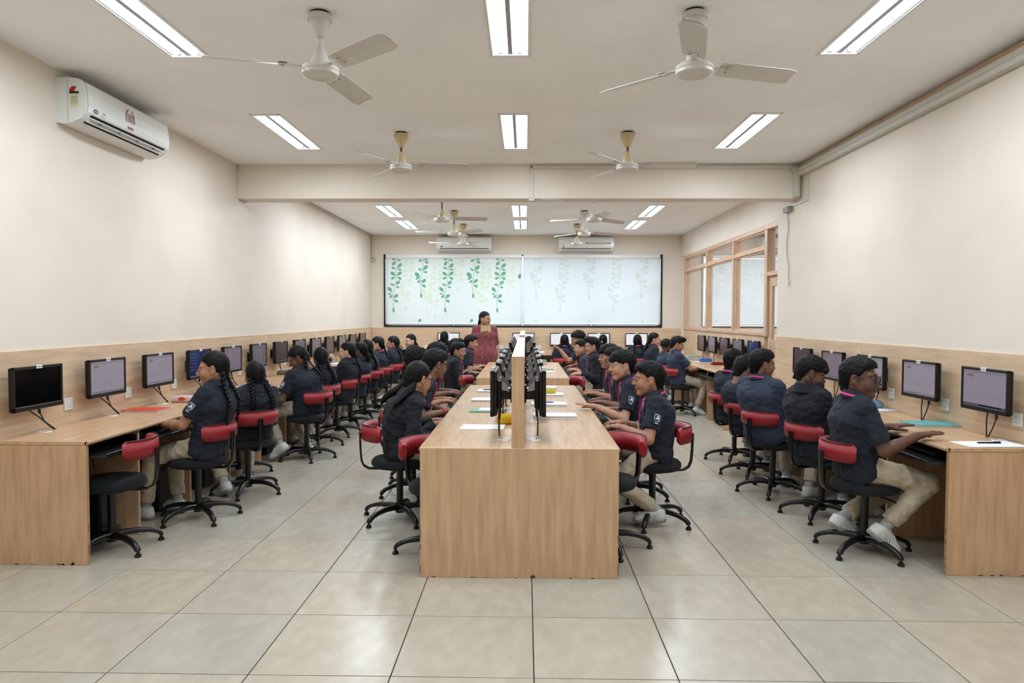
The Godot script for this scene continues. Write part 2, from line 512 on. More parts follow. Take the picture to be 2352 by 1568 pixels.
func build_shell() -> void:
	# floor: a grouted slab with every tile laid on it
	var g := geo()
	g.box(Vector3(0, -0.104, (ZB + ZF) / 2), Vector3(7.2, 0.2, ZF - ZB + 0.6))
	var fl := struct("floor", g, mat.grout)
	var xs: Array[float] = [XL]
	for c in range(-4, 7): xs.append(-0.561 + 0.6 * c)
	xs.append(XG + 0.05)
	var zs: Array[float] = []
	for r in range(4, -18, -1): zs.append(-4.102 + 0.6 * r)
	zs.append(ZB)
	var cache := {}
	for i in xs.size() - 1:
		for j in zs.size() - 1:
			var w := xs[i + 1] - xs[i] - 0.0055
			var d := zs[j] - zs[j + 1] - 0.0055
			var kind := rng.randi() % 5
			var key := "%.3f %.3f %d" % [w, d, kind]
			if not cache.has(key):
				var q := geo()
				q.box(Vector3.ZERO, Vector3(w, 0.012, d), 0.001, 0, Vector2(kind * 0.37, kind * 0.61))
				cache[key] = q.mesh()
			put("tile", cache[key], mat["tile%d" % (rng.randi() % 4)], fl, Transform3D(Basis(), Vector3((xs[i] + xs[i + 1]) / 2, -0.006, (zs[j] + zs[j + 1]) / 2)))
	g = geo()
	g.box(Vector3(0, -0.006, (zs[0] + ZF) / 2), Vector3(6.6, 0.012, ZF - zs[0]), 0.001, 0)
	put("near_floor", g, mat.tile0, fl)

	# ceiling with an opening for every fitting
	var cx: Array[float] = [-3.5]
	for x in LX: cx.append(x - LW / 2); cx.append(x + LW / 2)
	cx.append(3.5)
	var cz: Array[float] = [ZF + 0.2]
	for z in LZ: cz.append(z + LL / 2); cz.append(z - LL / 2)
	cz.append(ZB - 0.2)
	g = geo()
	for i in cx.size() - 1:
		for j in cz.size() - 1:
			if i % 2 == 1 and j % 2 == 1: continue
			g.quad(Vector3(cx[i], CEIL, cz[j]), Vector3(cx[i + 1], CEIL, cz[j]), Vector3(cx[i + 1], CEIL, cz[j + 1]), Vector3(cx[i], CEIL, cz[j + 1]), Vector3.DOWN)
	g.box(Vector3(0, CEIL + 0.24, (ZB + ZF) / 2), Vector3(7.0, 0.2, ZF - ZB + 0.4))
	struct("ceiling", g, mat.ceiling_paint)

	# walls
	g = geo()
	g.box(Vector3(XL - 0.1, 1.65, (ZB + ZF) / 2), Vector3(0.2, 3.4, ZF - ZB + 0.4))
	var wl := struct("wall_left", g, mat.wall_paint)
	g = geo()
	g.box(Vector3(XR + 0.1, 1.65, (-8.6 + ZF) / 2), Vector3(0.2, 3.4, ZF + 8.6 + 0.0), 0.004)
	var wr := struct("wall_right", g, mat.wall_paint)
	g = geo()
	g.box(Vector3(0, 1.65, ZF + 0.1), Vector3(7.0, 3.4, 0.2))
	struct("wall_front", g, mat.wall_paint)
	# the wall with the blinds: four pieces round its opening
	g = geo()
	var wx0 := -2.95
	var wx1 := 2.81
	var wy0 := 1.29
	var wy1 := 2.79
	g.box(Vector3((-3.42 + wx0) / 2, 1.65, ZB - 0.12), Vector3(wx0 + 3.42, 3.4, 0.24))
	g.box(Vector3((wx1 + 3.62) / 2, 1.65, ZB - 0.12), Vector3(3.62 - wx1, 3.4, 0.24))
	g.box(Vector3(4.96, wy0 / 2, ZB - 0.12), Vector3(2.68, wy0, 0.24))  # pieces round the added window opening beyond the glass
	g.box(Vector3(4.96, (wy1 + 3.35) / 2, ZB - 0.12), Vector3(2.68, 3.35 - wy1, 0.24))
	g.box(Vector3(6.6, 1.65, ZB - 0.12), Vector3(0.6, 3.4, 0.24))
	g.box(Vector3((wx0 + wx1) / 2, wy0 / 2, ZB - 0.12), Vector3(wx1 - wx0, wy0, 0.24))
	g.box(Vector3((wx0 + wx1) / 2, (wy1 + 3.35) / 2, ZB - 0.12), Vector3(wx1 - wx0, 3.35 - wy1, 0.24))
	var wb := struct("wall_back", g, mat.wall_paint)
	# above the glass screen and beside it
	g = geo()
	g.box(Vector3(XG + 0.06, (2.735 + 3.35) / 2, (-8.6 + ZB) / 2), Vector3(0.12, 3.35 - 2.735, -8.6 - ZB))
	g.box(Vector3(XG + 0.06, 1.37, (-14.42 + ZB) / 2), Vector3(0.12, 2.74, -14.42 - ZB))
	struct("wall_side", g, mat.wall_paint)

	# beech wainscot boards on the walls, jointed
	for r in [[wl, XL + 0.008, 1.0, [-2.4, -3.95, -6.35, -8.75, -11.15, -13.0, ZB]], [wr, XR - 0.008, 1.0, [-2.4, -4.0, -6.4, -8.59]]]:
		var z: Array = r[3]
		for i in z.size() - 1:
			put("panel", one_box(Vector3(r[1], 0.96, (z[i] + z[i + 1]) / 2), Vector3(0.016, 0.64, z[i] - z[i + 1] - 0.002), 0.002, 2), mat.beech_panel, r[0])
	var bx := [-3.2, -1.2, 1.2, 3.19]
	for i in 3:
		put("panel", one_box(Vector3((bx[i] + bx[i + 1]) / 2, 0.955, ZB + 0.008), Vector3(bx[i + 1] - bx[i] - 0.002, 0.63, 0.016), 0.002, 0), mat.beech_panel, wb)

	# beam across the room
	g = geo()
	g.box(Vector3(-0.01, (2.81 + 3.24) / 2, -8.03), Vector3(6.42, 3.24 - 2.81, 0.26), 0.004)
	struct("beam", g, mat.wall_paint)

func build_window() -> void:
	# aluminium window behind the blinds
	var g := geo()
	var x0 := -2.95
	var x1 := 2.81
	var y0 := 1.29
	var y1 := 2.79
	var z := ZB + 0.012
	for s in [[x0 + 0.017, (y0 + y1) / 2, 0.034, y1 - y0], [x1 - 0.017, (y0 + y1) / 2, 0.034, y1 - y0]]:
		g.box(Vector3(s[0], s[1], z - 0.06), Vector3(s[2], s[3], 0.16), 0.003)
	g.box(Vector3((x0 + x1) / 2, y0 + 0.014, z - 0.06), Vector3(x1 - x0, 0.028, 0.16), 0.003)
	g.box(Vector3((x0 + x1) / 2, y1 - 0.012, z - 0.08), Vector3(x1 - x0, 0.024, 0.12), 0.003)
	var w := struct("window_1", g, mat.window_black)
	for i in 4:
		var a := x0 + (x1 - x0) * i / 4.0
		var b := x0 + (x1 - x0) * (i + 1) / 4.0
		var f := geo()
		for e in [a + 0.03, b - 0.03]:
			f.box(Vector3(e, (y0 + y1) / 2, ZB - 0.15), Vector3(0.05, y1 - y0 - 0.05, 0.04), 0.003)
		for e in [y0 + 0.05, y1 - 0.05]:
			f.box(Vector3((a + b) / 2, e, ZB - 0.15), Vector3(b - a - 0.06, 0.05, 0.04), 0.003)
		put("sash", f, mat.alu, w)
		f = geo()
		f.box(Vector3((a + b) / 2, (y0 + y1) / 2, ZB - 0.15), Vector3(b - a - 0.1, y1 - y0 - 0.14, 0.006))
		put("pane", f, mat.glass, w)

# leaf print of the blinds, in units of 1000 x 500
const LONG_VINE := [[0, 10, -50, 4], [0, 15, 50, 20], [-5, 20, -43, 80], [5, 112, 60, 52], [0, 122, -52, 96], [5, 115, 58, 130], [0, 200, -62, 150], [-5, 205, -60, 232], [0, 200, 60, 146], [5, 203, 58, 236], [-15, 312, -62, 282], [-10, 305, 38, 248], [-12, 312, 35, 330], [-38, 385, -92, 322], [-45, 395, -92, 402], [-36, 402, -72, 448], [-38, 455, 22, 402], [-35, 460, 22, 494]]
const SHORT_VINE := [[0, 8, -52, 30], [0, 12, 50, 8], [2, 30, 60, 50], [-10, 140, 46, 76], [-12, 143, -52, 108], [-8, 145, 46, 158], [-30, 230, -88, 154], [-35, 216, -86, 232], [-25, 235, -64, 276], [-30, 285, 30, 230], [-28, 290, 30, 322]]

func leaf(im: Image, ax: float, ay: float, bx: float, by: float, fill: Color, rim: Color, wide := 0.215) -> void:
	var d := Vector2(bx - ax, by - ay)
	var len := d.length()
	var t := d / len
	var s := Vector2(-t.y, t.x)
	var lo := Vector2(minf(ax, bx), minf(ay, by)) - Vector2(14, 14)
	var hi := Vector2(maxf(ax, bx), maxf(ay, by)) + Vector2(14, 14)
	for y in range(maxi(0, int(lo.y)), mini(im.get_height(), int(hi.y))):
		for x in range(maxi(0, int(lo.x)), mini(im.get_width(), int(hi.x))):
			var p := Vector2(x - ax, y - ay)
			var a := p.dot(t) / len
			if a < 0.0 or a > 1.0: continue
			var w := wide * len * sin(PI * pow(a, 1.35)) * (0.85 + 0.15 * a)
			var q := absf(p.dot(s))
			if q < w:
				var f := q / w
				var c := fill.lerp(rim, smoothstep(0.35, 0.95, f))
				if q < 0.9: c = fill.lerp(Color.WHITE, 0.35)
				im.set_pixel(x, y, c)

func vine(im: Image, x: float, y: float, k: float, kind: Array, stem: Color, fill: Color, rim: Color, bud: Vector2) -> void:
	var pts: Array = [[0, 0], [0, 200], [-38, 440], [-30, 545]] if kind.size() > 12 else [[0, 0], [-10, 150], [-34, 285], [-25, 382]]
	for i in pts.size() - 1:
		for s in 220:
			var f := s / 219.0
			var p := Vector2(lerpf(pts[i][0], pts[i + 1][0], f), lerpf(pts[i][1], pts[i + 1][1], f)) * k + Vector2(x, y)
			for e in [0, 1]:
				if p.x + e >= 0 and p.x + e < im.get_width() and p.y >= 0 and p.y < im.get_height(): im.set_pixel(int(p.x) + e, int(p.y), stem)
	for l in kind:
		leaf(im, x + l[0] * k, y + l[1] * k, x + l[2] * k, y + l[3] * k, fill, rim)
	leaf(im, x + bud.x * k, y + bud.y * k, x + (bud.x + 6) * k, y + (bud.y + 74) * k, fill, rim, 0.16)

func build_blinds() -> void:
	var ground := [Color(0.865, 0.895, 0.89), Color(0.87, 0.90, 0.91)]
	var sides := [[3.67, 6.25, "added roller blind with faint vines beyond the glass, imitating the reflected blind", ""], [-2.90, -0.085, "roller blind with deep green leaf vines on the window wall", "printed fabric with dark green and pale vines"], [-0.055, 2.755, "roller blind with faint outlined vines on the window wall", "printed fabric with faint vines"]]  # the first is added behind the panes to imitate their reflection
	for b in 2: _blind_print(b, ground[b])
	for k in 3: blind(sides[k], mat["blind%d" % [1, 0, 1][k]])

func _blind_print(b: int, ground: Color) -> void:
		var im := Image.create(1000, 512, false, Image.FORMAT_RGB8)
		im.fill(ground)
		if b == 0:
			for p in [[115, -20, 1], [330, 40, 1], [500, -50, 0], [695, 30, 1], [880, 0, 0], [270, 130, 0], [655, 120, 0]]:
				vine(im, p[0] + 45, p[1], 0.7, LONG_VINE if p[2] else SHORT_VINE, Color(0.80, 0.85, 0.82), Color(0.82, 0.87, 0.76), Color(0.80, 0.86, 0.72), Vector2(-28, 550) if p[2] else Vector2(-25, 382))
			for p in [[70, 1], [272, 0], [457, 1], [660, 0], [846, 1]]:
				vine(im, p[0], 0, 0.7, LONG_VINE if p[1] else SHORT_VINE, Color(0.36, 0.42, 0.43), Color(0.40, 0.68, 0.50), Color(0.13, 0.47, 0.27), Vector2(-34, 540) if p[1] else Vector2(-26, 376))
			leaf(im, 996, 110, 986, 160, Color(0.35, 0.6, 0.5), Color(0.08, 0.38, 0.24))
			for x in [232, 620]: leaf(im, x, 508, x + 22, 478, Color(0.40, 0.68, 0.50), Color(0.13, 0.47, 0.27), 0.3)
		else:
			for p in [[105, 0], [292, 1], [497, 0], [684, 1], [888, 0]]:
				vine(im, p[0], 0, 0.7, LONG_VINE if p[1] else SHORT_VINE, Color(0.66, 0.70, 0.71), Color(0.83, 0.87, 0.875), Color(0.68, 0.78, 0.60), Vector2(-34, 540) if p[1] else Vector2(-26, 376))
			for x in [80, 476, 870]: leaf(im, x, 508, x + 18, 480, Color(0.80, 0.87, 0.83), Color(0.72, 0.82, 0.68), 0.3)
		var m := paint("blind%d" % b, Color.WHITE, 0.75)
		m.albedo_texture = ImageTexture.create_from_image(im)
		m.backlight_enabled = true
		m.backlight = gray(0.5)
		m.texture_repeat = false

func blind(side: Array, m: Material) -> void:
		var x0: float = side[0]
		var x1: float = side[1]
		var t := thing("roller_blind", side[2], "blind", Vector3((x0 + x1) / 2, 0, ZB + 0.045))
		var hw := (x1 - x0) / 2
		var g := geo()
		# the cloth hangs with a slight curve towards its bottom bar
		var rows := 10
		for i in rows:
			for j in 2:
				var ya := lerpf(2.70, 1.365, float(i) / rows)
				var yb := lerpf(2.70, 1.365, float(i + 1) / rows)
				var za := 0.012 * sin(PI * i / rows) + (0.0015 if j else 0.0)
				var zb := 0.012 * sin(PI * (i + 1) / rows) + (0.0015 if j else 0.0)
				if j == 0: continue
				g.quad(Vector3(-hw + 0.02, ya, za), Vector3(hw - 0.02, ya, za), Vector3(hw - 0.02, yb, zb), Vector3(-hw + 0.02, yb, zb), Vector3(0, 0, 1), Vector2(0, float(i) / rows), Vector2(1, float(i) / rows), Vector2(1, float(i + 1) / rows), Vector2(0, float(i + 1) / rows))
		put("fabric", g, m, t)
		g = geo()
		g.box(Vector3(0, 2.745, 0.01), Vector3(hw * 2, 0.075, 0.075), 0.012)
		put("head_box", g, mat.white_plastic, t)
		g = geo()
		g.tube([Vector3(-hw + 0.02, 1.352, 0.003), Vector3(hw - 0.02, 1.352, 0.003)], 0.017, 10)
		put("bottom_bar", g, mat.white_plastic, t)
		for s in [-1, 1]:
			g = geo()
			g.box(Vector3(s * (hw - 0.004), 2.02, -0.005), Vector3(0.012, 1.38, 0.012), 0.002)
			put("guide_wire", g, mat.alu, t)

func build_screen_wall() -> void:
	var nw := geo()  # added window beyond the glass, stands in for the mirrored one
	for x in [3.637, 6.283]: nw.box(Vector3(x, 2.04, ZB - 0.048), Vector3(0.034, 1.5, 0.16), 0.003)
	for y in [1.304, 2.778]: nw.box(Vector3(4.96, y, ZB - 0.05), Vector3(2.68, 0.028, 0.155), 0.003)
	var nf := struct("added_window_3", nw, mat.window_black)
	put("pane", one_box(Vector3(4.96, 2.04, ZB - 0.15), Vector3(2.6, 1.44, 0.006)), mat.glass, nf)
	# glazed timber screen and its door
	var g := geo()
	var xw := XG + 0.045
	for z in [-14.38, -12.66, -11.03, -9.53, -8.63]:
		var w := 0.075 if z != -9.53 else 0.1
		g.box(Vector3(xw, 1.955, z), Vector3(0.114, 1.42, w), 0.006, 1)
	g.box(Vector3(xw, 2.70, -11.5), Vector3(0.11, 0.07, 5.84), 0.006, 2)
	g.box(Vector3(xw, 2.43, -11.95), Vector3(0.108, 0.055, 4.86), 0.006, 2)
	g.box(Vector3(xw, 1.275, -11.95), Vector3(0.112, 0.05, 4.86), 0.006, 2)
	g.box(Vector3(xw, 2.075, -9.08), Vector3(0.108, 0.06, 0.85), 0.006, 2)
	var w2 := struct("window_2", g, mat.frame_wood)
	for s in [[-14.38, -12.66], [-12.66, -11.03], [-11.03, -9.53]]:
		var a: float = s[0] + 0.035
		var b: float = s[1] - 0.035
		put("pane", one_box(Vector3(xw, 2.565, (a + b) / 2), Vector3(0.006, 0.21, b - a)), mat.glass, w2)
		put("pane", one_box(Vector3(xw, 1.85, (a + b) / 2), Vector3(0.006, 1.105, b - a)), mat.glass, w2)
		put("pane_bead", _bead(xw, 1.30, 2.402, a, b), mat.frame_wood, w2)
		put("pane_bead", _bead(xw, 2.458, 2.665, a, b), mat.frame_wood, w2)
	put("pane", one_box(Vector3(xw, 2.385, -9.08), Vector3(0.006, 0.56, 0.82)), mat.glass, w2)
	for z in [[ZB + 0.01, -14.38], [-14.38, -12.66], [-12.66, -11.03], [-11.03, -9.58]]:
		put("panel", one_box(Vector3(XG + 0.03, 0.63, (z[0] + z[1]) / 2), Vector3(0.05, 1.25, z[1] - z[0] - 0.002), 0.002, 2), mat.beech_panel, w2)
	# door leaf
	g = geo()
	g.box(Vector3(xw, 0.61, -9.07), Vector3(0.04, 1.2, 0.8), 0.003, 1)
	for z in [-9.42, -8.72]:
		g.box(Vector3(xw, 1.63, z), Vector3(0.04, 0.84, 0.1), 0.003, 1)
	g.box(Vector3(xw, 1.975, -9.07), Vector3(0.04, 0.13, 0.6), 0.003, 2)
	var d := struct("door_1", g, mat.frame_wood)
	put("pane", one_box(Vector3(xw, 1.56, -9.07), Vector3(0.006, 0.7, 0.6)), mat.glass, d)
	g = geo()
	g.box(Vector3(xw - 0.058, 1.385, -9.53), Vector3(0.002, 0.22, 0.035), 0.0005)
	var st := put("door_sticker", g, mat.white_matte)
	tag(st, "narrow white and green strip sticker on the door post of the glass partition", "sticker")
	var im := geo()
	for i in 6:
		im.box(Vector3(xw - 0.0595, 1.30 + i * 0.034, -9.53), Vector3(0.001, 0.02, 0.022))
	put("lettering", im, paint("sticker_green", Color(0.1, 0.42, 0.25), 0.5), st)
	# added room beyond the glass, pale so the panes look bright
	g = geo()
	g.box(Vector3(6.5, 1.6, -11.2), Vector3(0.2, 3.4, 7.4))
	g.box(Vector3(4.9, 1.6, -7.5), Vector3(3.2, 3.4, 0.2))
	struct("wall_added_room", g, mat.wall_paint)
	g = geo()
	g.box(Vector3(4.9, 3.29, -11.2), Vector3(3.2, 0.2, 7.4))
	struct("ceiling_added_room", g, mat.ceiling_paint)
	g = geo()
	g.box(Vector3(4.9, -0.1, -11.2), Vector3(3.2, 0.2, 7.4))
	struct("floor_added_room", g, mat.tile0)

func _bead(x: float, y0: float, y1: float, a: float, b: float) -> Geo:
	var g := geo()
	for z in [a + 0.009, b - 0.009]: g.box(Vector3(x - 0.02, (y0 + y1) / 2, z), Vector3(0.03, y1 - y0, 0.018), 0.003)
	for y in [y0 + 0.009, y1 - 0.009]: g.box(Vector3(x - 0.02, y, (a + b) / 2), Vector3(0.03, 0.018, b - a), 0.003)
	return g

func build_trunking() -> void:
	var g := geo()
	g.box(Vector3(XR - 0.019, 3.1535, -3.2), Vector3(0.034, 0.031, 9.38), 0.001)
	var t := put("brown_strip", g, mat.trunking_brown)
	tag(t, "tan cover strip running just under the ceiling above the white trunking", "strip")
	g = geo()
	g.box(Vector3(XR - 0.033, 3.085, -3.2), Vector3(0.06, 0.082, 9.38), 0.003)
	t = put("cable_trunking", g, mat.trunking)
	tag(t, "long white cable trunking high along the plain wall under the ceiling", "trunking")
	g = geo()
	g.box(Vector3(XR - 0.034, 3.085, -3.2), Vector3(0.061, 0.003, 9.38))
	put("lid_seam", g, mat.cable_grey, t)
	# on the beam face
	g = geo()
	g.box(Vector3(1.52, 3.152, -7.89), Vector3(2.98, 0.035, 0.02), 0.002)
	g.box(Vector3(0.06, 2.985, -7.89), Vector3(0.035, 0.36, 0.02), 0.002)
	g.box(Vector3(0.06, 2.80, -7.93), Vector3(0.06, 0.035, 0.1), 0.004)
	t = put("beam_trunking", g, mat.trunking)
	tag(t, "slim white trunking along the beam face with one short drop", "trunking")
	g = geo()
	g.lathe([Vector2(0, -0.03), Vector2(0.06, -0.026), Vector2(0.13, -0.012), Vector2(0.14, 0.0), Vector2(0, 0.0)], 28, Transform3D(Basis(), Vector3(0.27, 2.81, -8.0)))
	t = put("ceiling_sensor", g, mat.white_plastic)
	tag(t, "flat round white network unit under the middle of the beam", "access point")
	g = geo()
	g.box(Vector3(2.955, 2.97, -7.87), Vector3(0.055, 0.3, 0.06), 0.004)
	g.box(Vector3(2.96, 3.115, -7.86), Vector3(0.1, 0.05, 0.07), 0.004)
	t = put("corner_trunking", g, mat.trunking)
	tag(t, "thick white trunking drop at the corner where beam meets wall", "trunking")
	g = geo()
	g.box(Vector3(XR - 0.006, 2.94, -7.68), Vector3(0.012, 0.33, 0.02), 0.002)
	g.box(Vector3(XR - 0.006, 2.765, -7.9), Vector3(0.012, 0.02, 0.46), 0.002)
	put("wall_conduit", g, mat.trunking, t)
	g = geo()
	g.box(Vector3(XR - 0.03, 2.735, -8.22), Vector3(0.05, 0.06, 0.16), 0.004)
	t = put("junction_box", g, mat.cable_grey)
	tag(t, "open grey junction box on the wall below the beam end", "junction box")
	var pts: Array = []
	for i in 25:
		var f := i / 24.0
		pts.append(Vector3(XR - 0.012, lerpf(2.71, 1.93, f), -8.27 + 0.028 * sin(f * 9.0) + 0.05 * f))
	g = geo()
	g.tube(pts, 0.0045, 6)
	t = put("dangling_cable", g, mat.cable_grey)
	tag(t, "loose grey cable dangling down the wall from the junction box", "cable")
	g = geo()
	g.box(Vector3(XR - 0.016, 1.90, -8.21), Vector3(0.028, 0.06, 0.03), 0.004)
	put("cable_plug", g, mat.white_plastic, t)
	# corner conduit with a coil at the far end of the left wall
	g = geo()
	g.tube([Vector3(XL + 0.014, 3.17, -8.2), Vector3(XL + 0.014, 3.17, ZB + 0.03)], 0.011, 6)
	g.tube([Vector3(XL + 0.02, 3.17, ZB + 0.02), Vector3(XL + 0.02, 2.76, ZB + 0.02)], 0.011, 6)
	t = put("corner_conduit", g, mat.trunking)
	tag(t, "thin white conduit along the far ceiling corner beside the window wall", "conduit")
	pts = []
	for i in 40:
		var f := i / 39.0
		pts.append(Vector3(XL + 0.05 + 0.042 * cos(f * TAU * 2.0 + 1.6), 2.665 + 0.042 * sin(f * TAU * 2.0 + 1.6), ZB + 0.015 + 0.01 * f))
	g = geo()
	g.tube([Vector3(XL + 0.02, 2.77, ZB + 0.02), Vector3(XL + 0.03, 2.73, ZB + 0.018), pts[0]], 0.006, 6)
	g.tube(pts, 0.006, 6)
	t = put("cable_coil", g, mat.cable_grey)
	tag(t, "small loop of grey cable hanging in the corner beside the window", "cable")

func build_lights() -> void:
	var place := ["over the air conditioner wall's bench", "over the middle islands", "over the trunking wall's bench"]
	for j in LZ.size():
		for i in 3:
			var lab := "recessed twin tube ceiling light %s, %s" % [place[i], ["behind the viewer", "beside the front fans", "just before the beam", "hidden just past the beam", "second from the window wall", "first from the window wall"][j]]
			fitting(LX[i], LZ[j], lab)
	# two lamps added beyond the glass to brighten what its panes show
	for z in [-9.8, -12.6]:
		var l := AreaLight3D.new()
		l.name = numbered("added_neighbour_light")
		l.area_size = Vector2(0.25, 1.2)
		l.light_energy = LIGHT * 2.2
		l.set("area_range", 24.0)
		l.set("area_attenuation", 2.0)
		l.shadow_enabled = true
		l.rotation_degrees.x = -90
		l.position = Vector3(4.7, 3.17, z)
		add_child(l, true)
		var b := put("added_neighbour_lamp", one_box(Vector3(4.7, 3.182, z), Vector3(0.27, 0.02, 1.22), 0.003), mat.tube_glow)
		tag(b, "added white ceiling lamp lighting the room beyond the %s panes" % ("far" if z < -12 else "door side"), "ceiling light")

func fitting(x: float, z: float, lab: String) -> void:
	var t := thing("ceiling_light", lab, "ceiling light", Vector3(x, CEIL, z), 0.0, "recessed twin tube lights")
	var g := geo()
	for s in [-1, 1]:
		g.box(Vector3(s * (LW / 2 + 0.002), -0.002, 0), Vector3(0.022, 0.006, LL + 0.024), 0.001)
		g.box(Vector3(0, -0.002, s * (LL / 2 + 0.002)), Vector3(LW, 0.006, 0.02), 0.001)
	put("frame", g, mat.white_plastic, t)
	g = geo()
	for s in [-1.0, 1.0]:
		var c: float = s * 0.062
		for k in 8:
			var a0 := PI * k / 8.0
			var a1 := PI * (k + 1) / 8.0
			var p0 := Vector3(c - cos(a0) * 0.047, 0.004 + sin(a0) * 0.07, 0)
			var p1 := Vector3(c - cos(a1) * 0.047, 0.004 + sin(a1) * 0.07, 0)
			var h := Vector3(0, 0, LL / 2 - 0.03)
			var am := (a0 + a1) / 2
			g.quad(p0 - h, p1 - h, p1 + h, p0 + h, Vector3(cos(am), -sin(am), 0))
	put("reflector", g, mat.reflector, t)
	g = geo()
	g.box(Vector3(0, 0.004, 0), Vector3(0.03, 0.012, LL - 0.05), 0.002)
	put("spine", g, mat.grey_metal, t)
	for s in [-1, 1]:
		g = geo()
		g.box(Vector3(0, 0.03, s * (LL / 2 - 0.016)), Vector3(LW - 0.006, 0.075, 0.028), 0.003)
		put("end_plate", g, mat.reflector, t)
	for s in [-1, 1]:
		g = geo()
		g.tube([Vector3(s * 0.062, 0.035, -LL / 2 + 0.05), Vector3(s * 0.062, 0.035, LL / 2 - 0.05)], 0.013, 10)
		put("tube", g, mat.tube_glow, t)
		for e in [-1, 1]:
			g = geo()
			g.box(Vector3(s * 0.062, 0.024, e * (LL / 2 - 0.04)), Vector3(0.024, 0.05, 0.02), 0.004)
			put("tube_holder", g, mat.white_plastic, t)
		var l := AreaLight3D.new()
		l.name = "tube_light" if s < 0 else "tube_light_001"
		l.area_size = Vector2(0.086, LL - 0.1)
		l.light_energy = LIGHT
		l.light_color = Color(0.90, 0.955, 1.0)
		l.shadow_enabled = true
		l.set("area_range", 24.0)
		l.set("area_attenuation", 2.0)
		l.rotation_degrees.x = -90
		l.position = Vector3(s * 0.062, 0.0, 0)
		t.add_child(l, true)

# ---------------------------------------------------------------- furniture and equipment
var proto := {}
const NTH := ["first", "second", "third", "fourth", "fifth", "sixth", "seventh", "eighth", "ninth", "tenth", "eleventh", "twelfth", "thirteenth"]

# a bench: local x along it, its back at z = 0, its front edge at z = depth
func desk(label: String, at: Vector3, turn: float, length: float, depth: float, first: float, count: int, pulled: Array, worn := true) -> Node3D:
	var t := thing("computer_desk", label, "desk", at, turn)
	put("worktop", one_box(Vector3(length / 2, DESK - 0.0125, depth / 2), Vector3(length, 0.025, depth), 0.003, 0), mat.beech_top, t)
	var g := geo()
	g.tube([Vector3(0, DESK - 0.0125, depth + 0.001), Vector3(length, DESK - 0.0125, depth + 0.001)], 0.0132, 8)
	put("edge_band", g, mat.edge_band, t)
	for e in [0.0125, length - 0.0125]:
		var p := put("end_panel", one_box(Vector3(e, (DESK - 0.026) / 2, depth / 2 - 0.002), Vector3(0.025, DESK - 0.026, depth - 0.006), 0.002, 1), mat.beech, t)
		if worn:
			g = geo()
			g.box(Vector3(e, (DESK - 0.03) / 2, depth - 0.0045), Vector3(0.0235, DESK - 0.034, 0.004), 0.001)
			put("edge_strip", g, mat.edge_band, p)
			g = geo()
			var s := -1.0 if e < 0.1 else 1.0
			for c in 7:
				var w := rng.randf_range(0.006, 0.022)
				g.box(Vector3(e + s * 0.0123, rng.randf_range(0.002, 0.005), rng.randf_range(0.04, depth - 0.04)), Vector3(0.0012, w * 0.5, w), 0.0004)
				if c > 2: g.box(Vector3(e, rng.randf_range(0.03, 0.3), depth - 0.0024), Vector3(0.008, w * 1.6, 0.001))
			put("chipped_edge", g, mat.edge_worn, p)
	g = geo()
	g.box(Vector3(length / 2, 0.42, 0.02), Vector3(length - 0.06, 0.58, 0.018), 0.001, 0)
	put("back_panel", g, mat.beech, t)
	for i in count:
		var x := first + PITCH * i
		if i < count - 1:
			put("divider_panel", one_box(Vector3(x + PITCH / 2, (DESK - 0.026) / 2, depth / 2 - 0.01), Vector3(0.019, DESK - 0.028, depth - 0.03), 0.0015, 1), mat.beech, t)
		g = geo()
		var out: float = 0.11 if i in pulled else -0.02
		var ta := maxf(0.03, x - PITCH / 2 + 0.03)
		var tb := minf(length - 0.03, x + PITCH / 2 - 0.03)
		g.box(Vector3((ta + tb) / 2, 0.648, depth - 0.17 + out), Vector3(tb - ta, 0.014, 0.32), 0.003)
		g.box(Vector3((ta + tb) / 2, 0.653, depth - 0.012 + out), Vector3(tb - ta, 0.03, 0.012), 0.003)
		for e in [ta + 0.007, tb - 0.007]: g.box(Vector3(e, 0.672, depth - 0.2), Vector3(0.014, 0.05, 0.36), 0.002)
		put("keyboard_tray", g, mat.black_plastic, t)
		g = geo()
		g.lathe([Vector2(0.028, 0.0), Vector2(0.03, 0.003), Vector2(0.042, 0.003), Vector2(0.045, 0.0)], 24, Transform3D(Basis(), Vector3(x + 0.1, DESK, 0.085)))
		put("cable_grommet", g, mat.alu, t)
	return t

